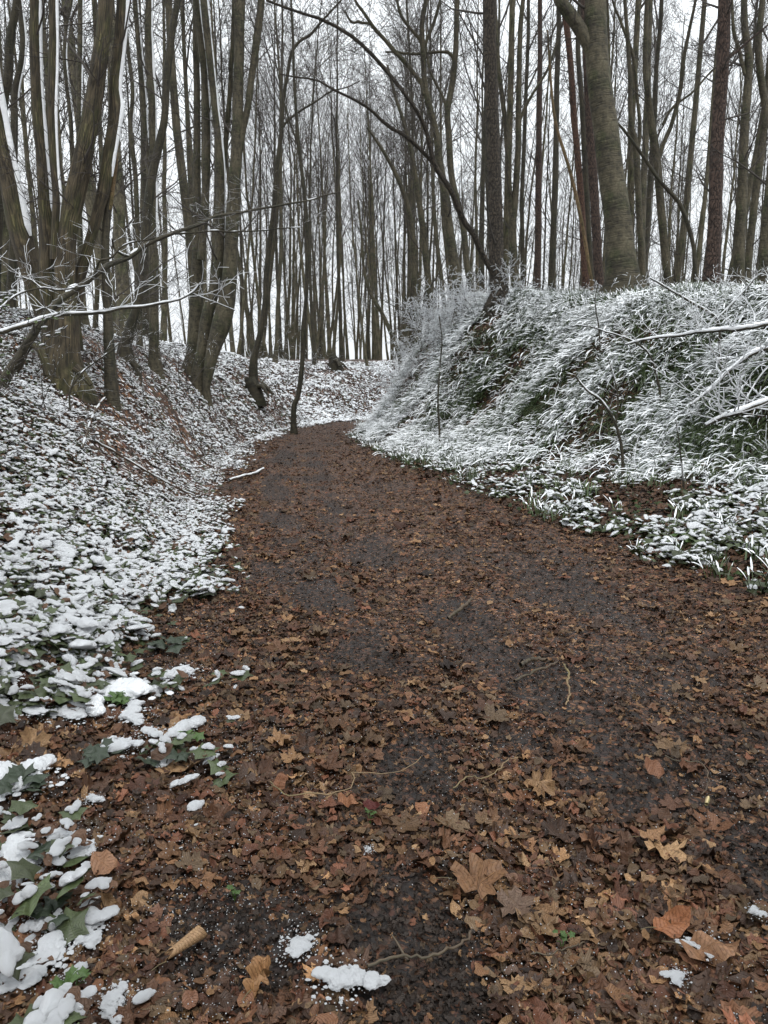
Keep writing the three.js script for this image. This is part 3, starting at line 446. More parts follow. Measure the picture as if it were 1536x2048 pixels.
// stems: [[px, py, width px], ...] from the foot upwards, all at about d metres ahead
function stemPoints(list, d, slant = 0) { return [list.map(([px, py], k) => at(px, py, d + slant * k / list.length)), list.map(([, , w]) => W2R(w, d))]; }
const barkOpts = { levels: 3, kids: [5, 6, 6], spread: 0.8, ratio: 0.5, rise: 0.05, kink: 0.25, min: 0.0035 };
let treeSeed = 1000;
function tracedTree(name, label, category, d, stems, mat, o = {}) {
  const seed = treeSeed++, r = rng(seed), f0 = stems[0].pts[0], foot = at(f0[0], f0[1], d), gx = foot.x, base = V(gx, terrain(gx, d), -d);
  const t = thing(name, base, label, category, o.group), C = tubeB(); let hasC = false;
  stems.forEach((s, n) => {
    let [P, R] = stemPoints(s.pts, d + (s.dd ?? 0), s.slant ?? 0);
    if (n === 0 || s.rooted) { const p = P[0].clone(), gy = terrain(p.x, -p.z) - 0.25; if (p.y > gy) { const q = p.clone(); q.y = Math.min(gy, p.y - 0.25); q.x += (p.x - P[1].x) * 0.1; P.unshift(q); R.unshift(R[0] * (o.flare ?? 1.3)); } }
    if (!s.stop) { // carry the stem on above the picture
      const a = P[P.length - 1], b = P[P.length - 2], D = a.clone().sub(b).normalize().lerp(YUP, 0.5).normalize(), more = s.more ?? 6, rr = R[R.length - 1];
      P.push(a.clone().addScaledVector(D, more * 0.5)); R.push(rr * 0.7); P.push(a.clone().addScaledVector(D, more).add(V((r() - 0.5), 0, (r() - 0.5)))); R.push(rr * 0.35);
    }
    const len = P.reduce((q, p, k) => k ? q + p.distanceTo(P[k - 1]) : 0, 0), [LP, LR] = smoothLine(P, R, clamp(Math.round(len / 0.22), 8, 90));
    if (n === 0 || s.rooted) LP.forEach((p, k) => { const hgt = p.y - terrain(p.x, -p.z); LR[k] *= 1 + (o.root ?? 0.38) * Math.exp(-Math.max(0, hgt) / (0.12 + LR[k])); });
    const rel = LP.map((p) => p.clone().sub(base)), B = tubeB(), big = s.pts[0][2] > 12;
    limb(B, rel, LR, big ? 18 : 9, o.rough ?? 0.16, seed + n * 3, big ? 2 : 1);
    mesh(n === 0 || s.rooted || s.main ? 'trunk' : 'limb', geom(B), s.mat ?? mat, t);
    if (s.snow) { // snow blown onto the windward side of the stem
      const S = { p: [], t: [], i: [] }, side = s.snow, f0_ = Math.floor(rel.length * (s.from ?? 0.2)), f1 = Math.floor(rel.length * (s.to ?? 0.9)); let m = 0;
      for (let k = f0_; k <= f1; k++) {
        const c = rel[k], q = LR[k], w = (s.sw ?? 0.35) * (0.45 + 1.1 * fbm(k * 0.23 + seed, n * 7.1, 3)) * (k === f0_ || k === f1 ? 0.1 : 1), mid = 0.12 + 0.25 * (fbm(k * 0.1, seed, 2) - 0.5);
        for (let j = 0; j < 5; j++) { const a = mid + (j / 4 - 0.5) * 2 * w, out = q * (o.rough ? 1.02 : 1) + (j === 0 || j === 4 ? -0.01 : 0.012 + q * 0.10); S.p.push(c.x + Math.cos(a) * out * side, c.y, c.z + Math.sin(a) * out); S.t.push(j * 0.05, c.y); }
        if (m++) for (let j = 0; j < 4; j++) { const b = S.p.length / 3 - 10 + j; S.i.push(b, b + 5, b + 1, b + 1, b + 5, b + 6); }
      }
      mesh('snow_strip', geom(S), mats.snow, t);
    }
    const kids = s.twigs ?? Math.round(len * 0.5);
    for (let k = 0; k < kids; k++) { const i = Math.floor(rel.length * (0.25 + 0.7 * r())), p = rel[Math.min(i, rel.length - 2)], a = r() * 6.283, L = (s.reach ?? 1) * (0.5 + r() * 1.6); grow(C, p, V(Math.cos(a), 0.3 + r() * 0.8, Math.sin(a)), L, clamp(LR[i] * 0.2, 0.006, 0.03), 1, barkOpts, r); hasC = true; }
    if (!s.stop) for (let k = 0; k < 4; k++) { const p = rel[rel.length - 2 - k * 2], a = r() * 6.283; grow(C, p, V(Math.cos(a) * 0.6, 0.8, Math.sin(a) * 0.6), 2.5 + r() * 2, LR[rel.length - 2 - k * 2] * 0.6, 1, barkOpts, r); hasC = true; }
  });
  if (hasC) mesh('crown', geom(C), mats.twig, t);
  return t;
}
const b = mats.bark, dk = mats.barkDark;
// right bank and beyond
tracedTree('beech_tree', 'thickest smooth grey beech leaning left on top of the right bank', 'tree', 14.2, [
  { pts: [[1246, 575, 74], [1245, 555, 60], [1241, 500, 53], [1236, 440, 50], [1222, 350, 47], [1213, 270, 46], [1203, 200, 45], [1196, 140, 43], [1192, 70, 40], [1191, 0, 38]], twigs: 3 },
  { pts: [[1190, 120, 26], [1178, 90, 25], [1160, 58, 24], [1140, 28, 23], [1121, 0, 22]], twigs: 2 }], b, { rough: 0.1 });
tracedTree('oak_tree', 'straight dark rough-barked tree with a long bent limb arching over the lane', 'tree', 16.2, [
  { pts: [[1000, 605, 44], [999, 580, 34], [993, 530, 29], [991, 430, 27], [987, 330, 25], [984, 230, 24], [981, 130, 23], [979, 0, 23]], twigs: 2 },
  { pts: [[990, 556, 12.0], [980, 536, 12.0], [968, 515, 11.2], [956, 490, 11.2], [946, 466, 11.2], [930, 446, 10.4], [915, 415, 10.4], [903, 383, 9.6], [885, 355, 9.6], [868, 328, 8.8], [856, 275, 7.2], [845, 243, 7.2], [834, 222, 6.4], [800, 175, 6.4], [770, 138, 6.4], [735, 100, 5.6], [700, 70, 5.6], [644, 39, 4.8], [595, 24, 4.0], [532, 0, 3.2]], stop: 1, slant: -3, twigs: 16, reach: 0.9 },
  { pts: [[868, 328, 8.0], [846, 304, 7.2], [825, 284, 7.2], [800, 265, 6.4], [775, 252, 6.4], [752, 229, 5.6], [728, 210, 4.8], [700, 195, 4.8], [670, 181, 4.0], [631, 159, 3.2], [600, 156, 3.2], [560, 148, 2.4]], stop: 1, dd: -1.2, slant: -2, twigs: 12, reach: 0.9 }], mats.oak, { rough: 0.14 });
tracedTree('beech_tree', 'leaning beech with knots and several forking limbs left of the dark straight tree', 'tree', 18.2, [
  { pts: [[924, 622, 27], [921, 600, 22], [912, 550, 20], [901, 482, 19], [894, 430, 18], [890, 390, 17], [880, 330, 14], [871, 260, 13], [858, 210, 12], [850, 170, 11], [846, 104, 10], [844, 50, 9], [851, 5, 8]], twigs: 5 },
  { pts: [[848, 190, 9], [843, 167, 9], [830, 150, 8], [815, 130, 8], [786, 99, 8], [770, 80, 7], [749, 57, 7], [726, 23, 6], [710, 0, 5]], twigs: 10 },
  { pts: [[752, 60, 5], [742, 47, 5], [728, 47, 5], [716, 43, 5], [706, 46, 4], [698, 38, 4], [690, 22, 3]], stop: 1, twigs: 3 },
  { pts: [[846, 96, 7], [841, 81, 7], [825, 62, 6], [804, 34, 6], [794, 0, 5]], twigs: 5 },
  { pts: [[848, 104, 6], [851, 88, 6], [867, 47, 6], [880, 0, 5]], twigs: 5 }], b);
tracedTree('beech_tree', 'slim beech with a level side limb between the leaning beech and dark tree', 'tree', 20, [
  { pts: [[948, 610, 16], [946, 590, 13], [934, 530, 12], [926, 451, 12], [910, 385, 12], [902, 345, 12], [898, 273, 12], [895, 226, 11], [906, 156, 11], [911, 104, 10], [914, 0, 9]], twigs: 6 },
  { pts: [[908, 122, 7], [904, 112, 7], [893, 103, 6], [870, 105, 5], [846, 107, 5], [809, 108, 5], [799, 104, 4], [770, 104, 3]], stop: 1, twigs: 6 },
  { pts: [[895, 222, 6], [884, 190, 5], [868, 160, 5], [857, 130, 4], [852, 90, 4]], stop: 1, twigs: 4 }], b);
tracedTree('pine_tree', 'slim pine with reddish upper bark and dead side stubs left of the thick beech', 'tree', 19, [{ pts: [[1172, 570, 15], [1170, 545, 13], [1163, 410, 13], [1156, 322, 12], [1148, 234, 12], [1141, 126, 11], [1130, 30, 11], [1124, 0, 10]], twigs: 14, reach: 0.6 }], mats.pine);
tracedTree('beech_tree', 'thin dark trunk squeezed between the reddish pine and the thick beech', 'tree', 20, [{ pts: [[1184, 570, 13], [1182, 550, 12], [1175, 440, 12], [1170, 322, 11], [1164, 205, 10], [1156, 102, 9], [1160, 0, 8]], twigs: 5 }], dk);
tracedTree('spruce_tree', 'purplish brown scaly trunk partly hidden behind the thick beech', 'tree', 17.5, [{ pts: [[1200, 572, 20], [1198, 555, 17], [1192, 450, 17], [1186, 350, 17], [1180, 250, 16], [1172, 100, 14], [1168, 0, 13]], twigs: 4, reach: 0.6 }], mats.spruce);
tracedTree('dead_stem', 'thin pale brown bent dead stem standing left of the reddish pine', 'dead tree', 15.4, [{ pts: [[1184, 572, 7], [1179, 540, 7], [1170, 480, 7], [1152, 390, 7], [1134, 322, 6], [1112, 250, 6], [1103, 180, 5], [1099, 120, 4], [1095, 60, 3]], stop: 1, twigs: 2 }], mats.deadwood);
tracedTree('beech_tree', 'slim forked beech just right of the thick leaning beech', 'tree', 21, [
  { pts: [[1286, 575, 14], [1285, 550, 12], [1277, 400, 12], [1271, 290, 12], [1262, 245, 9], [1260, 150, 8], [1254, 60, 7], [1250, 0, 6]], twigs: 7 },
  { pts: [[1274, 310, 8], [1280, 260, 7], [1274, 190, 6], [1268, 120, 6], [1240, 40, 5], [1225, 0, 4]], twigs: 7 }], b);
tracedTree('beech_tree', 'forked beech whose two stems cross a thin arching sapling on the right bank', 'tree', 18.4, [
  { pts: [[1337, 575, 18], [1334, 550, 15], [1323, 426, 15], [1314, 323, 15], [1303, 250, 14], [1298, 205, 12], [1291, 146, 10], [1292, 59, 9], [1294, 0, 8]], twigs: 6 },
  { pts: [[1317, 320, 8], [1328, 285, 8], [1341, 255, 8], [1355, 205, 8], [1362, 170, 8], [1367, 120, 7], [1379, 59, 6], [1391, 0, 5]], twigs: 7 },
  { pts: [[1325, 250, 5], [1345, 215, 5], [1385, 185, 4], [1420, 145, 4], [1470, 100, 3], [1510, 60, 3]], stop: 1, twigs: 8 }], b);
tracedTree('sapling', 'slender sapling whose stem arches left across the forked beech', 'sapling', 16.5, [{ pts: [[1390, 585, 9], [1388, 499, 8], [1376, 450, 8], [1358, 405, 8], [1329, 373, 7], [1312, 352, 7], [1290, 318, 6], [1268, 287, 6], [1246, 258, 5], [1232, 244, 4]], stop: 1, twigs: 6 }], dk);
tracedTree('spruce_tree', 'straight reddish grey spruce with scaly bark near the right edge', 'tree', 14.8, [{ pts: [[1422, 588, 40], [1423, 566, 32], [1428, 480, 26], [1431, 400, 25], [1434, 300, 24], [1440, 200, 24], [1446, 117, 23], [1449, 0, 22]], twigs: 10, reach: 0.7 }, { pts: [[1440, 140, 5], [1455, 120, 5], [1490, 88, 4], [1536, 50, 3]], stop: 1, twigs: 4 }], mats.spruce);
tracedTree('beech_tree', 'greenish grey straight beech second from the right edge', 'tree', 17, [{ pts: [[1478, 585, 24], [1477, 566, 20], [1480, 480, 19], [1485, 370, 18], [1489, 250, 16], [1498, 117, 14], [1490, 60, 12], [1488, 0, 11]], twigs: 7 }, { pts: [[1490, 150, 7], [1478, 100, 7], [1468, 65, 6], [1464, 0, 5]], twigs: 5 }], b);
tracedTree('beech_tree', 'curving beech leaning right close to the right edge', 'tree', 18, [{ pts: [[1488, 585, 17], [1492, 560, 14], [1502, 470, 14], [1510, 396, 14], [1523, 300, 14], [1530, 220, 13], [1521, 150, 13], [1517, 90, 12], [1525, 0, 11]], twigs: 6 }], b);
tracedTree('beech_tree', 'trunk half cut off by the right edge of the view', 'tree', 14, [{ pts: [[1532, 590, 34], [1533, 500, 24], [1542, 380, 22], [1560, 200, 20], [1570, 0, 18]], twigs: 3 }], b);
tracedTree('beech_tree', 'double beech splitting low just right of the dark straight tree', 'tree', 22, [
  { pts: [[1032, 580, 20], [1030, 555, 17], [1025, 456, 15], [1030, 400, 13], [1036, 300, 11], [1037, 208, 10], [1041, 52, 9], [1046, 0, 8]], twigs: 7 },
  { pts: [[1026, 460, 11], [1022, 420, 11], [1017, 352, 10], [1012, 260, 9], [997, 130, 8], [993, 60, 7], [990, 0, 6]], twigs: 7 },
  { pts: [[1036, 250, 6], [1050, 215, 6], [1070, 180, 5], [1095, 140, 5], [1115, 80, 4]], stop: 1, twigs: 6 }], b);
tracedTree('spruce_tree', 'narrow straight spruce stem right of the double beech', 'tree', 24, [{ pts: [[1074, 580, 15], [1075, 550, 13], [1077, 400, 12], [1078, 250, 11], [1080, 100, 9], [1080, 0, 8]], twigs: 12, reach: 0.7 }], mats.spruce);
tracedTree('beech_tree', 'tall beech rising through the frosted thicket left of the leaning beech', 'tree', 23, [{ pts: [[864, 640, 17], [861, 607, 14], [852, 520, 13], [846, 456, 12], [836, 390, 11], [828, 330, 9], [812, 260, 7], [790, 190, 6], [775, 130, 4]], stop: 1, twigs: 14, reach: 1.3 }], b);
tracedTree('beech_tree', 'slim beech leaning left at the frosted end of the right bank', 'tree', 25, [{ pts: [[836, 670, 14], [833, 640, 12], [828, 540, 11], [824, 456, 11], [812, 400, 9], [790, 345, 8], [765, 300, 6], [735, 255, 4]], stop: 1, twigs: 14, reach: 1.3 }], b);
tracedTree('beech_tree', 'thin trunk leaning hard left over the far bank crest', 'tree', 31, [{ pts: [[800, 720, 9], [784, 672, 8], [763, 625, 8], [740, 585, 7], [728, 540, 6], [724, 480, 5], [716, 400, 4]], stop: 1, twigs: 10, reach: 1.4 }], b);
// left bank: many-stemmed clump in front
tracedTree('hornbeam_clump', 'big many-stemmed mossy tree clump on the left bank with snow streaked stems', 'tree', 9.6, [
  { pts: [[132, 760, 66], [130, 710, 54], [132, 640, 44], [130, 560, 38], [132, 480, 38], [147, 400, 36], [160, 339, 34], [172, 286, 33], [187, 208, 32], [194, 156, 29], [206, 78, 27], [212, 0, 27]], twigs: 3 },
  { pts: [[112, 740, 44], [104, 640, 36], [98, 540, 34], [97, 478, 32], [91, 400, 27], [85, 312, 23], [75, 208, 21], [71, 104, 20], [70, 0, 18]], rooted: 1, dd: 0.25, snow: 1, from: 0.42, to: 0.85, sw: 0.42, twigs: 3 },
  { pts: [[110, 520, 18], [112, 450, 17], [114, 400, 16], [108, 325, 15], [104, 234, 16], [106, 130, 16], [106, 0, 15]], main: 1, dd: -0.05, snow: 1, from: 0.1, to: 0.88, sw: 0.4, twigs: 3 },
  { pts: [[146, 700, 34], [148, 640, 26], [158, 560, 22], [166, 530, 21], [185, 465, 20], [198, 413, 21], [207, 378, 24], [217, 312, 23], [227, 260, 22], [232, 216, 25], [229, 182, 21], [237, 104, 20], [245, 0, 20]], main: 1, dd: 0.2, snow: 1, from: 0.45, to: 0.9, sw: 0.4, twigs: 4 },
  { pts: [[90, 640, 30], [70, 580, 34], [48, 500, 38], [26, 400, 38], [6, 300, 36], [-10, 210, 34], [-24, 120, 32]], main: 1, dd: 0.5, snow: 1, from: 0.3, to: 0.95, sw: 0.45, twigs: 3 },
  { pts: [[96, 750, 16], [80, 700, 14], [60, 690, 12], [40, 730, 14], [10, 770, 18]], stop: 1, dd: -0.5, twigs: 0 },
  { pts: [[150, 735, 18], [165, 748, 14], [182, 770, 9]], stop: 1, dd: -0.5, twigs: 0 }], mats.furrow, { rough: 0.3, flare: 1.25 });
tracedTree('dead_stem', 'dark stem with a snapped orange brown top beside the many-stemmed clump', 'dead tree', 9.9, [{ pts: [[218, 690, 20], [214, 600, 16], [210, 500, 15], [214, 440, 14], [221, 380, 11]], stop: 1, mat: dk, twigs: 6 }, { pts: [[219, 420, 10], [223, 390, 11], [229, 350, 9], [233, 325, 6], [232, 300, 3]], stop: 1, main: 1, twigs: 0 }], mats.deadwood);
tracedTree('hornbeam_tree', 'dark slim stem at the far left edge with a paler neighbour', 'tree', 12, [{ pts: [[20, 640, 18], [26, 500, 14], [28, 300, 13], [31, 182, 13], [43, 125, 12], [46, 80, 11], [38, 0, 10]], snow: 1, from: 0.4, to: 0.8, sw: 0.3 }], dk);
tracedTree('hornbeam_tree', 'leaning stem cut off by the top left corner', 'tree', 11, [{ pts: [[-14, 640, 22], [-4, 400, 20], [6, 200, 18], [16, 150, 16], [20, 80, 15], [33, 0, 12]] }], dk);
tracedTree('beech_tree', 'slim beech seen between the clump and its leaning stem', 'tree', 14.5, [{ pts: [[160, 660, 12], [160, 480, 11], [158, 234, 10], [159, 156, 10], [161, 0, 10]], snow: 1, from: 0.3, to: 0.9, sw: 0.3 }], b);
tracedTree('beech_tree', 'thin curved stem behind the clump with a pale snow line', 'tree', 15, [{ pts: [[150, 660, 9], [147, 400, 8], [144, 300, 8], [141, 234, 8], [134, 170, 8], [129, 110, 7], [134, 50, 7], [143, 0, 7]], snow: 1, from: 0.4, to: 0.9, sw: 0.35 }], b);
tracedTree('beech_tree', 'straight beech with snow down its right side left of the path clump', 'tree', 14, [
  { pts: [[309, 716, 22], [308, 690, 18], [307, 600, 16], [306, 478, 16], [305, 300, 13], [304, 200, 14], [299, 130, 15], [297, 60, 13], [298, 0, 12]], snow: 1, from: 0.35, to: 0.95, sw: 0.3 },
  { pts: [[302, 370, 12], [296, 320, 11], [290, 260, 11], [287, 208, 11], [281, 130, 10], [270, 0, 9]], main: 1, dd: 0.3, snow: 1, from: 0.1, to: 0.9, sw: 0.35 }], b);
tracedTree('hornbeam_tree', 'mossy stem that bows right from a bent foot behind the snowy branches', 'tree', 13.2, [{ pts: [[250, 692, 24], [256, 675, 20], [263, 647, 19], [278, 595, 15], [287, 504, 15], [296, 413, 17], [304, 352, 16], [319, 286, 15], [329, 234, 13], [333, 156, 14], [346, 52, 12], [355, 0, 12]], twigs: 8 }], dk);
tracedTree('beech_tree', 'wavy thin stem with a white snow line behind the bowed mossy stem', 'tree', 15.5, [{ pts: [[280, 690, 11], [277, 556, 10], [273, 400, 9], [271, 352, 9], [262, 260, 8], [266, 182, 8], [258, 110, 8], [253, 60, 7], [248, 0, 6]], snow: 1, from: 0.45, to: 0.9, sw: 0.4 }], b);
tracedTree('beech_tree', 'pair of grey beech stems behind the path clump at the lane bend', 'tree', 17.4, [
  { pts: [[384, 735, 32], [387, 712, 28], [391, 634, 27], [394, 556, 24], [397, 470, 20], [394, 390, 15], [394, 286, 13], [394, 182, 12], [392, 90, 12], [392, 0, 12]] },
  { pts: [[402, 520, 15], [408, 440, 15], [412, 360, 15], [414, 270, 14], [413, 220, 13], [408, 140, 13], [400, 70, 12], [392, 0, 12]], main: 1, dd: -0.3, snow: 1, from: 0.3, to: 0.95, sw: 0.24 }], b);
tracedTree('beech_clump', 'stout clump of grey beech stems leaning over the lane from the left bank', 'tree', 16.6, [
  { pts: [[413, 775, 14], [416, 752, 18], [426, 700, 28], [443, 647, 36], [456, 582, 28], [462, 504, 26], [466, 426, 25], [469, 365, 23], [474, 286, 22], [476, 208, 20], [478, 104, 19], [479, 0, 20]], twigs: 4 },
  { pts: [[478, 300, 14], [486, 255, 13], [494, 221, 12], [503, 156, 12], [514, 78, 14], [523, 0, 12]], main: 1, twigs: 6 },
  { pts: [[398, 748, 26], [405, 700, 22], [414, 634, 22], [433, 556, 20], [440, 480, 19], [441, 400, 17], [440, 339, 17], [436, 270, 14], [429, 208, 13], [418, 104, 13], [408, 0, 13]], rooted: 1, dd: 0.2, snow: 1, from: 0.35, to: 0.95, sw: 0.26, twigs: 3 },
  { pts: [[441, 420, 9], [447, 340, 9], [454, 260, 10], [460, 180, 9], [464, 100, 8], [468, 0, 7]], main: 1, dd: 0.4, twigs: 3 }], b, { rough: 0.2 });
tracedTree('young_beech', 'thin young tree with a curved foot standing at the left edge of the lane', 'tree', 21.5, [
  { pts: [[588, 812, 10], [595, 795, 10], [601, 760, 10], [604, 730, 9], [606, 660, 9], [612, 600, 8], [614, 556, 8], [614, 452, 8], [606, 365, 7], [597, 286, 7], [592, 221, 6], [588, 156, 5], [586, 78, 5], [582, 0, 4]], twigs: 12, reach: 0.9, more: 3 },
  { pts: [[600, 300, 3], [575, 230, 3], [556, 150, 2], [541, 60, 2]], stop: 1, twigs: 5 }], dk);
tracedTree('young_beech', 'forked slim tree growing beside the dark root stump left of the bend', 'tree', 23.5, [
  { pts: [[507, 724, 15], [512, 700, 12], [522, 660, 11], [531, 605, 11], [532, 556, 10], [540, 480, 10], [548, 413, 9], [553, 339, 8], [563, 260, 8], [566, 200, 7], [575, 150, 6], [584, 104, 6], [600, 82, 5], [620, 70, 5], [644, 42, 4], [683, 0, 3]], stop: 1, twigs: 16, reach: 1.2 },
  { pts: [[565, 255, 5], [573, 244, 5], [592, 228, 4], [610, 216, 4], [640, 198, 3], [662, 182, 3], [690, 176, 2], [720, 162, 2]], stop: 1, twigs: 10, reach: 1.1 }], dk);

// ---------------------------------------------------------------- forest behind: single trees, cloned from a few shapes
{
  const o = { levels: 3, kids: [6, 7, 7], spread: 0.6, ratio: 0.55, rise: 0.09, kink: 0.17, min: 0.004 };
  const shapes = [];
  for (let k = 0; k < 9; k++) shapes.push(forestTree(300 + k * 17, 19 + (k % 4) * 1.6, 0.095 + (k % 3) * 0.03, 12 + k % 4, { ...o, first: 0.34 + (k % 3) * 0.08, steep: 0.5 + (k % 2) * 0.15, reach: 0.25 + (k % 3) * 0.03 }));
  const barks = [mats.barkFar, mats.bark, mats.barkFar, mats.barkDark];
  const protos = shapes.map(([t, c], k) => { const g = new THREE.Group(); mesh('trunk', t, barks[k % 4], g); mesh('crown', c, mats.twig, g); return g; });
  const r = rng(2024), spots = []; let tries = 0;
  const zones = [
    ['slender grey forest tree behind the left bank', 'forest trees behind the left bank', 34, 0, 520, 17, 52],
    ['slender forest tree on the far bank beyond the bend of the lane', 'forest trees beyond the bend', 52, 470, 850, 36, 70],
    ['slender grey forest tree behind the right bank', 'forest trees behind the right bank', 44, 800, 1560, 23, 60]];
  for (const [label, group, n, x0, x1, d0, d1] of zones) {
    let made = 0; tries = 0;
    while (made < n && tries++ < 4000) {
      const px = lerp(x0, x1, r()), d = lerp(d0, d1, Math.pow(r(), 0.85)), x = (px - 768) / F * d, [v, w] = along(x, d);
      if (Math.abs(v) < w + 2.2 || spots.some(([a, c]) => Math.hypot(a - x, c - d) < 1.5)) continue;
      spots.push([x, d]); const k = Math.floor(r() * protos.length), t = protos[k].clone(); t.name = numbered('forest_tree');
      t.position.copy(ground(x, d)); t.rotation.y = r() * 6.283; const s = (0.85 + r() * 0.35) * (px > 540 && px < 790 ? 0.8 : 1); t.scale.set(s, s * (0.95 + r() * 0.15), s); scene.add(tag(t, label, 'tree', group)); made++;
    }
  }
  // the wood farther off, a single mass
  const farShapes = [0, 1, 2, 3].map((k) => forestTree(900 + k * 13, 17 + k * 1.5, 0.075 + 0.015 * k, 9, { ...o, kids: [4, 5, 5], min: 0.006, lower: 9, first: 0.35, steep: 0.5, reach: 0.22 })), far = farShapes.map(() => []); for (let k = 0; k < 300; k++) { const d = lerp(58, 120, r()), x = (r() * 2 - 1) * d * 0.62, [v, w] = along(x, d); if (Math.abs(v) < 4) continue; const s = 0.9 + r() * 0.35; far[k % 4].push([new THREE.Matrix4().compose(ground(x, d), new THREE.Quaternion().setFromAxisAngle(YUP, r() * 6.283), V(s, s, s)), null]); }
  const g = tag(new THREE.Group(), 'distant bare wood reading as one grey mass between the trunks', 'wood', null, 'stuff'); g.name = 'distant_wood'; scene.add(g);
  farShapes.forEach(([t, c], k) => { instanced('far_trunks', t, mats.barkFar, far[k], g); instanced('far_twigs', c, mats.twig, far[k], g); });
}
// ---------------------------------------------------------------- branches, shrubs and saplings that carry snow
function snowOn(S, pts, rad, seed, much, thick = 1) { // a broken ridge of snow lying along the upper side
  const P = [], R = []; for (let k = 0; k < pts.length; k++) { const n = fbm(k * 0.45 + seed, seed * 3.1, 2), on = n < much; P.push(pts[k].clone().add(V(0, rad[k] * 0.75, 0))); R.push(on ? (rad[k] * 0.7 + 0.0012) * thick * (0.7 + 0.8 * fbm(k * 0.9, seed, 2)) : 0.0006); }
  limb(S, P, R, 5);
}
function tracedBranch(name, label, category, strands, d0, mat, o = {}) { // strands: { pts: [[px, py, w, d?]...] }
  const seed = treeSeed++, r = rng(seed), first = strands[0].pts[0], base = o.rooted ? (() => { const p = at(first[0], first[1], first[3] ?? d0); return V(p.x, terrain(p.x, -p.z), p.z); })() : at(first[0], first[1], first[3] ?? d0), t = thing(name, base, label, category, o.group), S = tubeB(), C = tubeB();
  strands.forEach((s, n) => {
    const P = s.pts.map(([px, py, w, d]) => at(px, py, d ?? d0)), R = s.pts.map(([, , w, d]) => W2R(w, d ?? d0));
    if (o.rooted && n === 0) { P.unshift(V(P[0].x, terrain(P[0].x, -P[0].z) - 0.08, P[0].z)); R.unshift(R[0]); }
    const len = P.reduce((q, p, k) => k ? q + p.distanceTo(P[k - 1]) : 0, 0), [LP, LR] = smoothLine(P, R, clamp(Math.round(len / 0.05), 8, 110));
    const rel = LP.map((p, k) => p.clone().sub(base).add(V(0, (fbm(k * 0.3, seed + n, 2) - 0.5) * 0.025, 0))), B = tubeB(); limb(B, rel, LR, 7, 0.2, seed + n); mesh(n ? 'branch' : 'stem', geom(B), mat, t);
    snowOn(S, rel, LR, seed + n * 5, s.snow ?? o.snow ?? 0.55, o.thick ?? 1);
    for (let k = 0; k < (s.twigs ?? 5); k++) { const i = Math.min(rel.length - 2, Math.floor(rel.length * (0.15 + 0.8 * r()))), a = r() * 6.283, kids = []; grow(C, rel[i], V(Math.cos(a), 0.1 + r() * 0.5, Math.sin(a) * 0.5), (s.reach ?? 0.45) * (0.5 + r()), Math.max(0.0022, LR[i] * 0.22), 1, { levels: 2, kids: [3, 5, 3], spread: 0.75, ratio: 0.45, rise: 0.03, kink: 0.4, min: 0.0011 }, r, kids); kids.forEach(([p, q], m) => snowOn(S, p, q, seed + m * 1.7 + k, (s.snow ?? o.snow ?? 0.55) - 0.16, o.thick ?? 1)); }
  });
  if (C.i.length) mesh('twig', geom(C), mats.twig, t);
  if (S.i.length) mesh('snow', geom(S), mats.snow, t);
  return t;
}
tracedBranch('leaning_branch', 'long dark branch sloping up to the right across the left bank', 'branch', [
  { pts: [[5, 772, 22, 7.4], [39, 712, 18, 7.4], [73, 660, 16, 7.4], [104, 616, 15, 7.5], [146, 582, 13, 7.6], [182, 556, 12, 7.7], [216, 530, 11, 7.8], [260, 512, 9, 8], [300, 486, 9, 8.1], [339, 470, 8, 8.2], [400, 449, 7, 8.4], [420, 437, 6, 8.5], [483, 425, 5, 8.7], [532, 417, 4, 8.9], [584, 408, 4, 9], [623, 398, 3, 9.1], [680, 385, 2.5, 9.2]], snow: 0.36, twigs: 18, reach: 0.55 },
  { pts: [[260, 512, 5, 8], [240, 506, 5, 7.9], [228, 497, 4, 7.9], [225, 480, 4, 7.8]], snow: 0.6, twigs: 2 },
  { pts: [[350, 466, 4, 8.2], [420, 463, 3, 8.3], [500, 462, 3, 8.4], [600, 455, 2, 8.5]], snow: 0.4, twigs: 6 },
  { pts: [[190, 550, 5, 7.7], [200, 522, 4, 7.6], [222, 515, 4, 7.6], [250, 490, 3, 7.6], [310, 478, 3, 7.6]], snow: 0.5, twigs: 4 }], 7.6, mats.barkDark, { rooted: true });
tracedBranch('snowy_branch', 'snow topped branch reaching right from the left edge below the long dark branch', 'branch', [
  { pts: [[-40, 672, 9, 6.6], [0, 665, 8, 6.6], [52, 652, 8, 6.7], [109, 632, 7, 6.8], [156, 627, 6, 6.9], [208, 624, 6, 7], [247, 617, 5, 7.1], [300, 613, 5, 7.2], [352, 600, 4, 7.3], [385, 584, 4, 7.4], [402, 566, 3, 7.4]], snow: 0.85, twigs: 13, reach: 0.45 },
  { pts: [[385, 586, 3, 7.4], [420, 600, 2, 7.5], [470, 622, 2, 7.6]], snow: 0.75, twigs: 4, reach: 0.3 },
  { pts: [[109, 632, 4, 6.8], [90, 617, 3, 6.8], [72, 622, 3, 6.8]], snow: 0.8, twigs: 2 }], 7, mats.barkDark, { thick: 1.15 });
tracedBranch('snowy_branch', 'thin dark branch rising from the left edge above the snow topped branch', 'branch', [
  { pts: [[-30, 635, 5, 6.2], [0, 616, 5, 6.2], [31, 592, 4, 6.3], [86, 577, 4, 6.4], [125, 579, 3, 6.5], [180, 570, 2, 6.6]], snow: 0.6, twigs: 10, reach: 0.4 }, { pts: [[84, 577, 3, 6.4], [60, 560, 3, 6.4], [33, 553, 2, 6.4]], snow: 0.7, twigs: 3 }], 6.3, mats.barkDark);
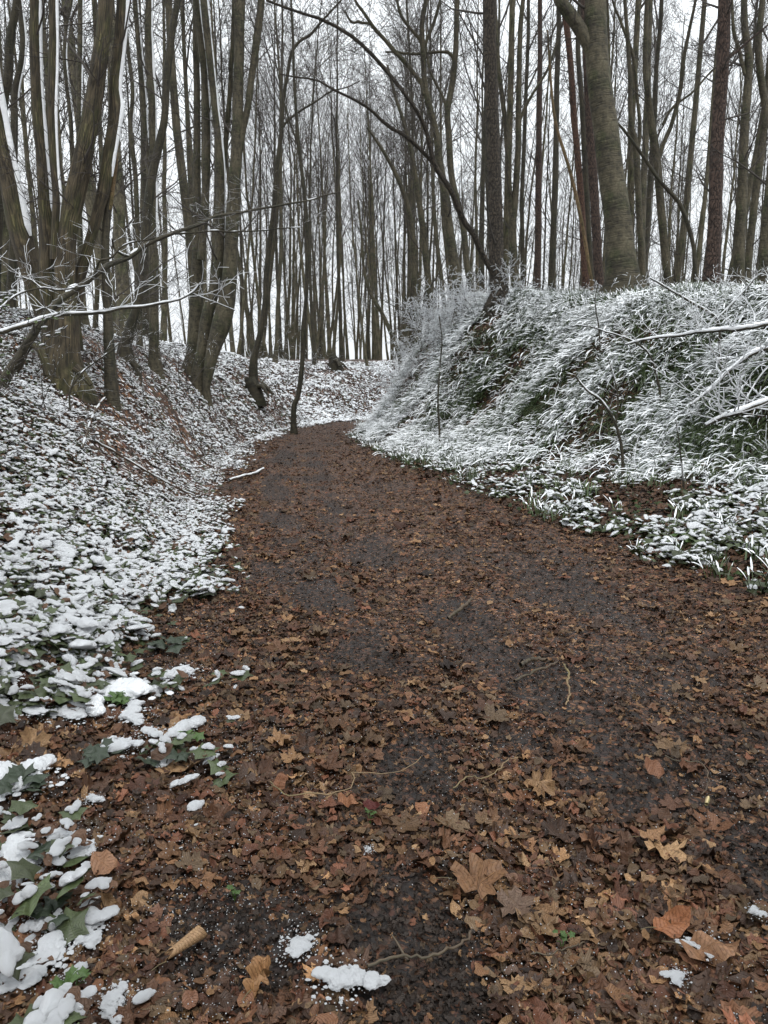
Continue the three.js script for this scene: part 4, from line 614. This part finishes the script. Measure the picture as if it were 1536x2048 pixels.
tracedBranch('bramble_stem', 'bare arching stem rooted on the left bank below the path clump', 'shrub', [{ pts: [[140, 785, 4, 8], [160, 750, 4, 8], [190, 725, 3, 8.1], [216, 708, 3, 8.1], [235, 690, 2, 8.2]], snow: 0.5, twigs: 5, reach: 0.3 }], 8, mats.barkDark, { rooted: true });

function shrub(seed, h, stems, o) { // arching stems with fine twigs, snow along all of them
  const r = rng(seed), C = tubeB(), S = tubeB(), all = [];
  for (let k = 0; k < stems; k++) { const a = r() * 6.283, e = 0.25 + r() * 0.75; grow(C, V((r() - 0.5) * 0.3, -0.05, (r() - 0.5) * 0.3), V(Math.cos(a) * e, 1, Math.sin(a) * e), h * (0.7 + r() * 0.6), o.r0 ?? 0.007, 0, { levels: o.levels ?? 2, kids: [o.k0 ?? 8, o.k1 ?? 6, 4], spread: 0.85, ratio: 0.42, rise: o.rise ?? -0.06, kink: 0.28, min: 0.0022 }, r, all); }
  all.forEach(([p, q], m) => snowOn(S, p, q, seed + m * 0.77, o.snow ?? 0.75, o.thick ?? 1));
  return [geom(C), geom(S)];
}
{ // frosted thicket where the right bank turns the corner
  const protos = [1, 2, 3, 4].map((k) => { const g = new THREE.Group(), [c, s] = shrub(k * 41, 1.15, 7, { k0: 8, k1: 6, snow: 0.62, thick: 1.3 }); mesh('twig', c, mats.twig, g); mesh('snow', s, mats.frost, g); return g; }), r = rng(31);
  [[800, 760], [815, 735], [830, 712], [790, 790], [850, 695], [868, 680], [890, 665], [842, 730], [912, 655], [935, 646], [872, 712], [960, 640], [985, 628], [905, 690], [820, 775], [780, 815]].forEach(([px, py], k) => {
    const p = hit(px, py, 6, 45); if (!p) return; const t = protos[k % 4].clone(); t.name = numbered('frosted_shrub'); t.position.copy(p); t.rotation.y = r() * 6.283; const s = (0.75 + r() * 0.45) * clamp(-p.z / 20, 0.55, 1.25); t.scale.setScalar(s); scene.add(tag(t, 'white frosted shrub in the thicket at the far end of the right bank', 'shrub', 'frosted shrubs on the right bank'));
  });
  const low = [5, 6].map((k) => { const g = new THREE.Group(), [c, s] = shrub(k * 41, 0.9, 4, { k0: 6, k1: 4, snow: 0.36, rise: 0.02, thick: 0.7 }); mesh('twig', c, mats.twig, g); mesh('snow', s, mats.snow, g); return g; });
  [[30, 760], [85, 745], [215, 735], [255, 715], [60, 815], [330, 735], [360, 780], [150, 800], [270, 790], [450, 700], [560, 770], [600, 760], [640, 750], [530, 745]].forEach(([px, py], k) => { const p = hit(px, py, 5, 55); if (!p) return; const t = low[k % 2].clone(); t.name = numbered('bare_shrub'); t.position.copy(p); t.rotation.y = r() * 6.283; t.scale.setScalar((0.7 + r() * 0.5) * clamp(-p.z / 12, 0.8, 1.8)); scene.add(tag(t, k < 9 ? 'low bare shrub with snow flecked twigs on the left bank slope' : 'low bare shrub with snow flecked twigs on the spur before the far bank', 'shrub', k < 9 ? 'bare shrubs on the left bank' : 'bare shrubs by the spur')); });
  // budding bush close by on the left
  const [c, s] = shrub(99, 1.25, 6, { k0: 7, k1: 5, snow: 0.3, rise: 0.1, levels: 2, thick: 0.6 }), q = ground(-2.95, 5.6), t = thing('budding_shrub', q, 'bush with small green spring leaves and snow dabs at the left edge', 'shrub');
  mesh('twig', c, mats.twig, t); mesh('snow', s, mats.snow, t); const rr = rng(17), P = c.attributes.position, leaves = [], dabs = [];
  for (let k = 0; k < 420; k++) { const i = Math.floor(rr() * P.count); if (P.getY(i) < 0.5) continue; const p = V(P.getX(i), P.getY(i), P.getZ(i)), g = 0.7 + rr() * 0.6; leaves.push([placed(p, YUP, rr() * 6.283, 0.3 + rr() * 0.9, rr() * 6.283, 0.022 + rr() * 0.02), lin(0.09 * g, 0.15 * g, 0.03 * g)]); if (rr() < 0.5) dabs.push([placed(p.clone().add(V(0, 0.006, 0)), YUP, rr() * 6, 0.2, 1, 0.008 + rr() * 0.014), null]); }
  for (const [n, l, ge, ma] of [['leaf', leaves, LEAVES[0], mats.green], ['snow_dab', dabs, CAPS[1], mats.snow]]) { const m = instanced(n, ge, ma, l, t); m.userData.kind = 'stuff'; }
}
// saplings and snow laden twigs of the right bank
const sap = (label, strands, d, o) => tracedBranch('bank_sapling', label, 'sapling', strands, d, mats.barkDark, { snow: 0.55, ...o });
sap('thin upright sapling near the lane at the lower left of the right bank', [{ pts: [[879, 872, 4], [876, 800, 4], [880, 730, 3], [884, 680, 2], [878, 632, 2]], twigs: 12, reach: 0.6, snow: 0.35 }], 13.2, { rooted: true });
sap('forked knee-high sapling in the middle of the right verge', [{ pts: [[1246, 945, 7], [1242, 890, 6], [1226, 835, 6], [1200, 800, 5], [1172, 780, 4], [1150, 752, 3]], twigs: 6, reach: 0.35 }, { pts: [[1232, 848, 4], [1236, 800, 4], [1230, 760, 3], [1215, 715, 2]], twigs: 5, reach: 0.3 }], 8.6, { rooted: true });
sap('slim sapling leaning over drooping grass at mid height of the right bank', [{ pts: [[1320, 790, 5], [1310, 740, 5], [1296, 705, 4], [1270, 684, 4], [1220, 665, 3], [1160, 650, 2]], twigs: 8, reach: 0.4 }], 9.8, { rooted: true });
sap('snow topped sapling forking wide below the scaly spruce', [{ pts: [[1444, 770, 6], [1440, 700, 5], [1434, 638, 5], [1400, 615, 5], [1350, 585, 4], [1300, 556, 3]], twigs: 10, reach: 0.45, snow: 0.75 }, { pts: [[1434, 638, 4], [1462, 610, 4], [1490, 580, 3], [1510, 556, 3]], twigs: 6, reach: 0.35, snow: 0.75 }], 9.4, { rooted: true, thick: 1.1 });
sap('thin sapling standing in snowy herbs at the right verge', [{ pts: [[1372, 1040, 4], [1366, 960, 4], [1360, 900, 3], [1352, 840, 2]], twigs: 6, reach: 0.25 }], 7.4, { rooted: true });
sap('bare upright wand near the middle of the right bank crest', [{ pts: [[1200, 720, 3], [1198, 660, 3], [1190, 600, 2], [1196, 570, 2]], twigs: 5, reach: 0.3, snow: 0.3 }], 11.5, { rooted: true });
for (const [label, pts, d] of [
  ['upper of the snow loaded boughs reaching in from the right edge', [[1570, 640, 8], [1500, 655, 8], [1440, 660, 7], [1380, 668, 6], [1310, 676, 4], [1250, 690, 3]], 8.4],
  ['lowest and heaviest snow loaded bough at the right edge', [[1570, 790, 12], [1520, 808, 12], [1480, 822, 11], [1450, 832, 9], [1410, 850, 6]], 7],
  ['middle snow loaded bough at the right edge', [[1570, 690, 8], [1510, 705, 8], [1460, 740, 7], [1420, 780, 5], [1380, 810, 4]], 7.8]]) tracedBranch('snowy_bough', label, 'branch', [{ pts, twigs: 16, reach: 0.5, snow: 0.95 }], d, mats.barkDark, { thick: 1.5 });

// ---------------------------------------------------------------- stumps
for (const [px, py, d, w, h, label] of [[505, 728, 23, 0.5, 0.55, 'dark upturned root stump on the ridge of the left spur'], [668, 748, 37, 0.55, 0.65, 'small dark stump on the crest of the far bank'], [268, 700, 12.6, 0.1, 0.3, 'broken dark stump beside the bowed mossy stem']]) {
  const p = at(px, py, d), q = ground(p.x, d), t = thing('tree_stump', q, label, 'stump'), B = tubeB(), r = rng(px);
  const P = [V(0, -0.25, 0), V(0.02, h * 0.3, 0), V(-0.05, h * 0.7, 0.02), V(-0.1, h, 0)]; limb(B, ...smoothLine(P, [w * 0.75, w * 0.5, w * 0.42, w * 0.3], 9), 11, 0.8, px); mesh('stump', geom(B), mats.barkDark, t);
  for (let k = 0; k < 5; k++) { const a = r() * 6.283, R = tubeB(); limb(R, ...smoothLine([V(0, h * 0.35, 0), V(Math.cos(a) * w * 0.7, h * (0.15 + r() * 0.5), Math.sin(a) * w * 0.7), V(Math.cos(a) * w * 1.3, -0.1 + r() * 0.3, Math.sin(a) * w * 1.3)], [w * 0.22, w * 0.14, w * 0.05], 6), 6, 0.4, k); mesh('root', geom(R), mats.barkDark, t); }
}

// ---------------------------------------------------------------- small things on the lane
function groundTwig(label, pts, w, mat, snow = 0) {
  const px0 = pts[0][0];
  const P = pts.map(([px, py, lift]) => { const p = hit(px, py, 0.7, 30); p.y += 0.042 + (lift ?? 0); return p; }), base = P[0].clone(), d = -base.z, R = P.map((p, k) => W2R(w, -p.z) * (1 - 0.4 * k / P.length)), t = thing('fallen_twig', base, label, 'twig'), B = tubeB(), [LP, LR] = smoothLine(P.map((p) => p.clone().sub(base)), R, 26);
  LP.forEach((p, k) => { if (k) p.add(V((vn(k * 0.9, px0) - 0.5) * 0.012, (vn(k * 0.7, px0 + 9) - 0.5) * 0.008, (vn(k * 0.9, px0 + 5) - 0.5) * 0.012)); }); limb(B, LP, LR.map((q, k) => q * (0.8 + 0.5 * vn(k * 1.3, px0))), 7, 0.4, px0); mesh('stem', geom(B), mat, t); if (snow) { const S = tubeB(); snowOn(S, LP, LR, pts[0][0], snow, 1.3); mesh('snow', geom(S), mats.snow, t); } return t;
}
const straw = M({ map: barkMap, roughness: 0.7, color: lin(0.33, 0.24, 0.16) }), darkTwig = M({ map: barkMap, roughness: 0.7, color: lin(0.12, 0.085, 0.065) });
groundTwig('long pale curling vine stem across the leaves in the middle of the lane', [[541, 1588], [552, 1604], [575, 1615], [620, 1619], [665, 1614], [698, 1603], [708, 1588], [706, 1578], [740, 1574], [790, 1568], [825, 1560], [844, 1543]], 3, straw);
groundTwig('short kinked pale stem right of the long curling vine', [[905, 1602], [920, 1590], [940, 1578], [968, 1582], [990, 1572], [1012, 1552], [1036, 1538]], 3, straw);
groundTwig('brown wavy twig lying upright to the view near the wheel track', [[1128, 1352], [1138, 1370], [1134, 1392], [1139, 1412], [1132, 1434]], 5, straw);
groundTwig('pair of dark sticks in the right wheel track, nearer one', [[1028, 1380], [1060, 1366], [1095, 1352], [1115, 1346]], 6, darkTwig);
groundTwig('thicker dark bark strip beside the wavy twig', [[1040, 1348], [1066, 1338], [1092, 1340]], 9, darkTwig);
{ const t = groundTwig('dark forked twig in the foreground right of the snow clump', [[735, 1972], [780, 1966], [820, 1957], [870, 1948], [905, 1938], [930, 1922], [942, 1908]], 8, darkTwig); const B = tubeB(), P = [[816, 1957], [805, 1930], [795, 1915], [783, 1893]].map(([x, y]) => hit(x, y).add(V(0, 0.03, 0)).sub(t.position)); limb(B, ...smoothLine(P, [0.004, 0.0035, 0.003, 0.002], 10), 6, 0.3, 2); mesh('branch', geom(B), darkTwig, t); }
groundTwig('thin reddish stem curving by the right wheel track', [[1328, 1540], [1360, 1545], [1392, 1556], [1412, 1575], [1414, 1595], [1402, 1622]], 3, darkTwig);
groundTwig('snow covered stick lying at the left edge of the lane', [[458, 968], [478, 962], [492, 957], [505, 954], [527, 944]], 5, darkTwig, 0.95);
groundTwig('dark stub lying in the left wheel track', [[896, 1252], [915, 1236], [942, 1218]], 8, darkTwig);
groundTwig('thin twig near the bottom edge right of centre', [[1060, 1946], [1100, 1942], [1140, 1936], [1165, 1930]], 4, darkTwig);
groundTwig('long snow edged bramble stem down the left bank', [[190, 905, 0.05], [240, 935, 0.08], [300, 968, 0.07], [350, 990, 0.05], [392, 1004, 0.02]], 4, darkTwig, 0.5);
groundTwig('bent dry stem standing out of the left bank snow', [[165, 915, 0.02], [180, 870, 0.06], [196, 830, 0.05], [215, 800, 0.02]], 4, darkTwig, 0.5);
function heroLeaf(px, py, kind, size, hue, label, spin, tilt = 0.15, squash = 1, geo = null) { const p = hit(px, py, 0.7, 10), n = groundNormal(p.x, -p.z), t = thing('fallen_leaf', V(p.x, p.y + 0.045, p.z), label, 'leaf'), m = mats.leaf.clone(); m.color.setRGB(...hue); const q = mesh('leaf_blade', geo ?? leafGeo(kind, px), m, t); q.applyMatrix4(placed(V(0, 0, 0), n, spin, tilt, 0.6, size, squash)); const S = tubeB(); limb(S, [V(0, 0.002, -0.5 * size), V(0.002, 0.006, -0.68 * size), V(0.006, 0.002, -0.85 * size)].map((v) => v.applyAxisAngle(YUP, spin)), [0.0014, 0.0012, 0.001], 5); mesh('stalk', geom(S), straw, t); return t; }
{ // rolled leaf
  const B = { p: [], t: [], i: [] }, n = 14, m = 8; for (let k = 0; k <= m; k++) for (let j = 0; j <= n; j++) { const f = j / n, a = f * 5.0 - 0.6, R = 0.15 * (0.45 + 0.75 * f) * (0.6 + 0.6 * k / m), z = (k / m - 0.5) * (0.9 + 0.15 * Math.sin(f * 9)); B.p.push(Math.cos(a) * R, 0.16 + Math.sin(a) * R, z + 0.03 * Math.sin(f * 14)); B.t.push(f, k / m); }
  for (let k = 0; k < m; k++) for (let j = 0; j < n; j++) { const a = k * (n + 1) + j, b2 = a + n + 1; B.i.push(a, b2, a + 1, a + 1, b2, b2 + 1); }
  heroLeaf(372, 1945, 'beech', 0.105, [0.4, 0.27, 0.155], 'pale tan leaf rolled into a tube in the left foreground', 2.55, 0.05, 1, geom(B));
}
heroLeaf(955, 1800, 'maple', 0.14, [0.23, 0.13, 0.068], 'largest ragged orange brown leaf right of the foreground centre', 1.7, 0.1, 1.3);
heroLeaf(745, 1645, 'beech', 0.06, [0.10, 0.022, 0.018], 'dark wine red leaf in the middle of the lane', 1.2, 0.2);
heroLeaf(698, 1640, 'beech', 0.075, [0.30, 0.145, 0.075], 'smooth reddish brown leaf left of the dark red leaf', 1.0, 0.25);
heroLeaf(563, 1590, 'beech', 0.075, [0.25, 0.12, 0.065], 'rounded brown leaf ringed by the curling vine stem', 2.6, 0.3);
heroLeaf(1310, 1565, 'beech', 0.085, [0.24, 0.12, 0.07], 'upright brown leaf beside the right wheel track', 0.4, 0.35);
heroLeaf(1080, 1600, 'maple', 0.09, [0.34, 0.22, 0.12], 'pale crumpled leaf below the short kinked stem', 2.2, 0.3, 1.6);
heroLeaf(1302, 1710, 'oak', 0.09, [0.32, 0.19, 0.10], 'lobed light brown oak leaf on dark soil at the right', 1.9, 0.1);
heroLeaf(1030, 1845, 'maple', 0.09, [0.16, 0.11, 0.08], 'grey brown lobed leaf below the largest orange leaf', 0.5, 0.15);
heroLeaf(1420, 1945, 'beech', 0.13, [0.28, 0.16, 0.09], 'long leaf dusted with snow near the lower right corner', 1.4, 0.3);
heroLeaf(1345, 1895, 'beech', 0.11, [0.30, 0.13, 0.06], 'bright orange brown leaf near the lower right corner', 1.9, 0.25);
heroLeaf(215, 1770, 'beech', 0.10, [0.30, 0.17, 0.10], 'ribbed pinkish brown leaf beside the left snow clumps', 0.9, 0.25);
heroLeaf(520, 1990, 'oak', 0.09, [0.33, 0.19, 0.09], 'curled golden leaf near the bottom edge left of centre', 2.9, 0.35, 1.5);
{ const p = hit(1412, 1640), t = thing('wood_chip', V(p.x, p.y + 0.045, p.z), 'pale splinter of wood at the right of the lane', 'wood chip'), B = tubeB(); limb(B, ...smoothLine([V(-0.012, 0, 0.02), V(0, 0.003, 0), V(0.012, 0, -0.022)], [0.006, 0.008, 0.004], 6), 5, 0.5, 4); mesh('splinter', geom(B), M({ map: barkMap, roughness: 0.8, color: lin(0.75, 0.6, 0.42) }), t); }

// ---------------------------------------------------------------- single snow clumps and green plants of the foreground
CLUMPS.forEach(([px, py, w, label], k) => { const p = hit(px, py, 0.7, 12), R = w / F * -p.z, t = thing('snow_clump', V(p.x, p.y + 0.034, p.z), label, 'snow clump'); const n = w > 30 ? 40 : 9, flatten = [3, 7, 20, 21, 25, 26].includes(k) ? 0.32 : 0.66, q = mesh('snow', snowClump(px * 7 + py, n, 0.8, w > 30 ? 6 : 5, w > 30 ? 0.1 : 0.2, w > 30 ? 0.3 : 0.5, flatten), mats.snow, t); q.scale.setScalar(R * 1.15); q.rotation.y = k * 1.3; });
for (const [px, py, n, size, label, kind] of [[240, 1420, 16, 0.034, 'green lobed herb under the broad snow cap', 0], [45, 1600, 12, 0.042, 'ivy leaves showing under the broad clump at the left edge', 1], [188, 1552, 7, 0.04, 'dark ivy leaves below the snow lump', 1], [330, 1552, 4, 0.036, 'lone ivy leaf under a small snow ball', 1], [330, 1308, 9, 0.05, 'large dark ivy leaves at the edge of the lane', 1], [380, 1500, 5, 0.03, 'small green sprout beside dark brown leaves', 0], [110, 1740, 7, 0.035, 'green leaf tips between the two left snow clumps', 1], [110, 1880, 6, 0.035, 'dark ivy leaf left of the hook shaped clump', 1], [150, 2000, 7, 0.022, 'small green sprig in the lower left', 0], [470, 1822, 5, 0.013, 'tiny seedling in the foreground leaves', 0], [740, 1665, 5, 0.011, 'tiny green seedling under the dark red leaf', 0], [1123, 1920, 6, 0.012, 'tiny moss green seedling right of the foreground twig', 0], [1370, 1090, 12, 0.05, 'bright green herb clump at the right verge', 0], [1060, 905, 8, 0.05, 'green leaf rosette on the lower right bank', 0]]) {
  const p = hit(px, py, 0.7, 20), t = thing(kind ? 'ivy_plant' : 'herb', V(p.x, p.y + 0.03, p.z), label, kind ? 'ivy' : 'herb'), r = rng(px + py), m = mats.green.clone(); m.color.setRGB(...(kind ? [0.028, 0.05, 0.024] : [0.075, 0.16, 0.03]));
  for (let k = 0; k < n; k++) { const a = r() * 6.283, q = size * (0.4 + 1.5 * r()); mesh('leaf', IVY[k % 2], m, t).applyMatrix4(placed(V(Math.cos(a) * q, 0.02 + r() * size * 0.7, Math.sin(a) * q), YUP, r() * 6.283, r() * 0.7, r() * 6.283, size * (0.6 + r() * 0.5))); }
  const B = tubeB(); for (let k = 0; k < 4; k++) { const a = r() * 6.283; limb(B, [V(0, -0.02, 0), V(Math.cos(a) * size * 0.5, size * 0.4, Math.sin(a) * size * 0.5), V(Math.cos(a) * size * 1.2, size * 0.6, Math.sin(a) * size * 1.2)], [0.0015, 0.0013, 0.001], 5); } mesh('stem', geom(B), m, t);
}
renderer.render(scene, camera);
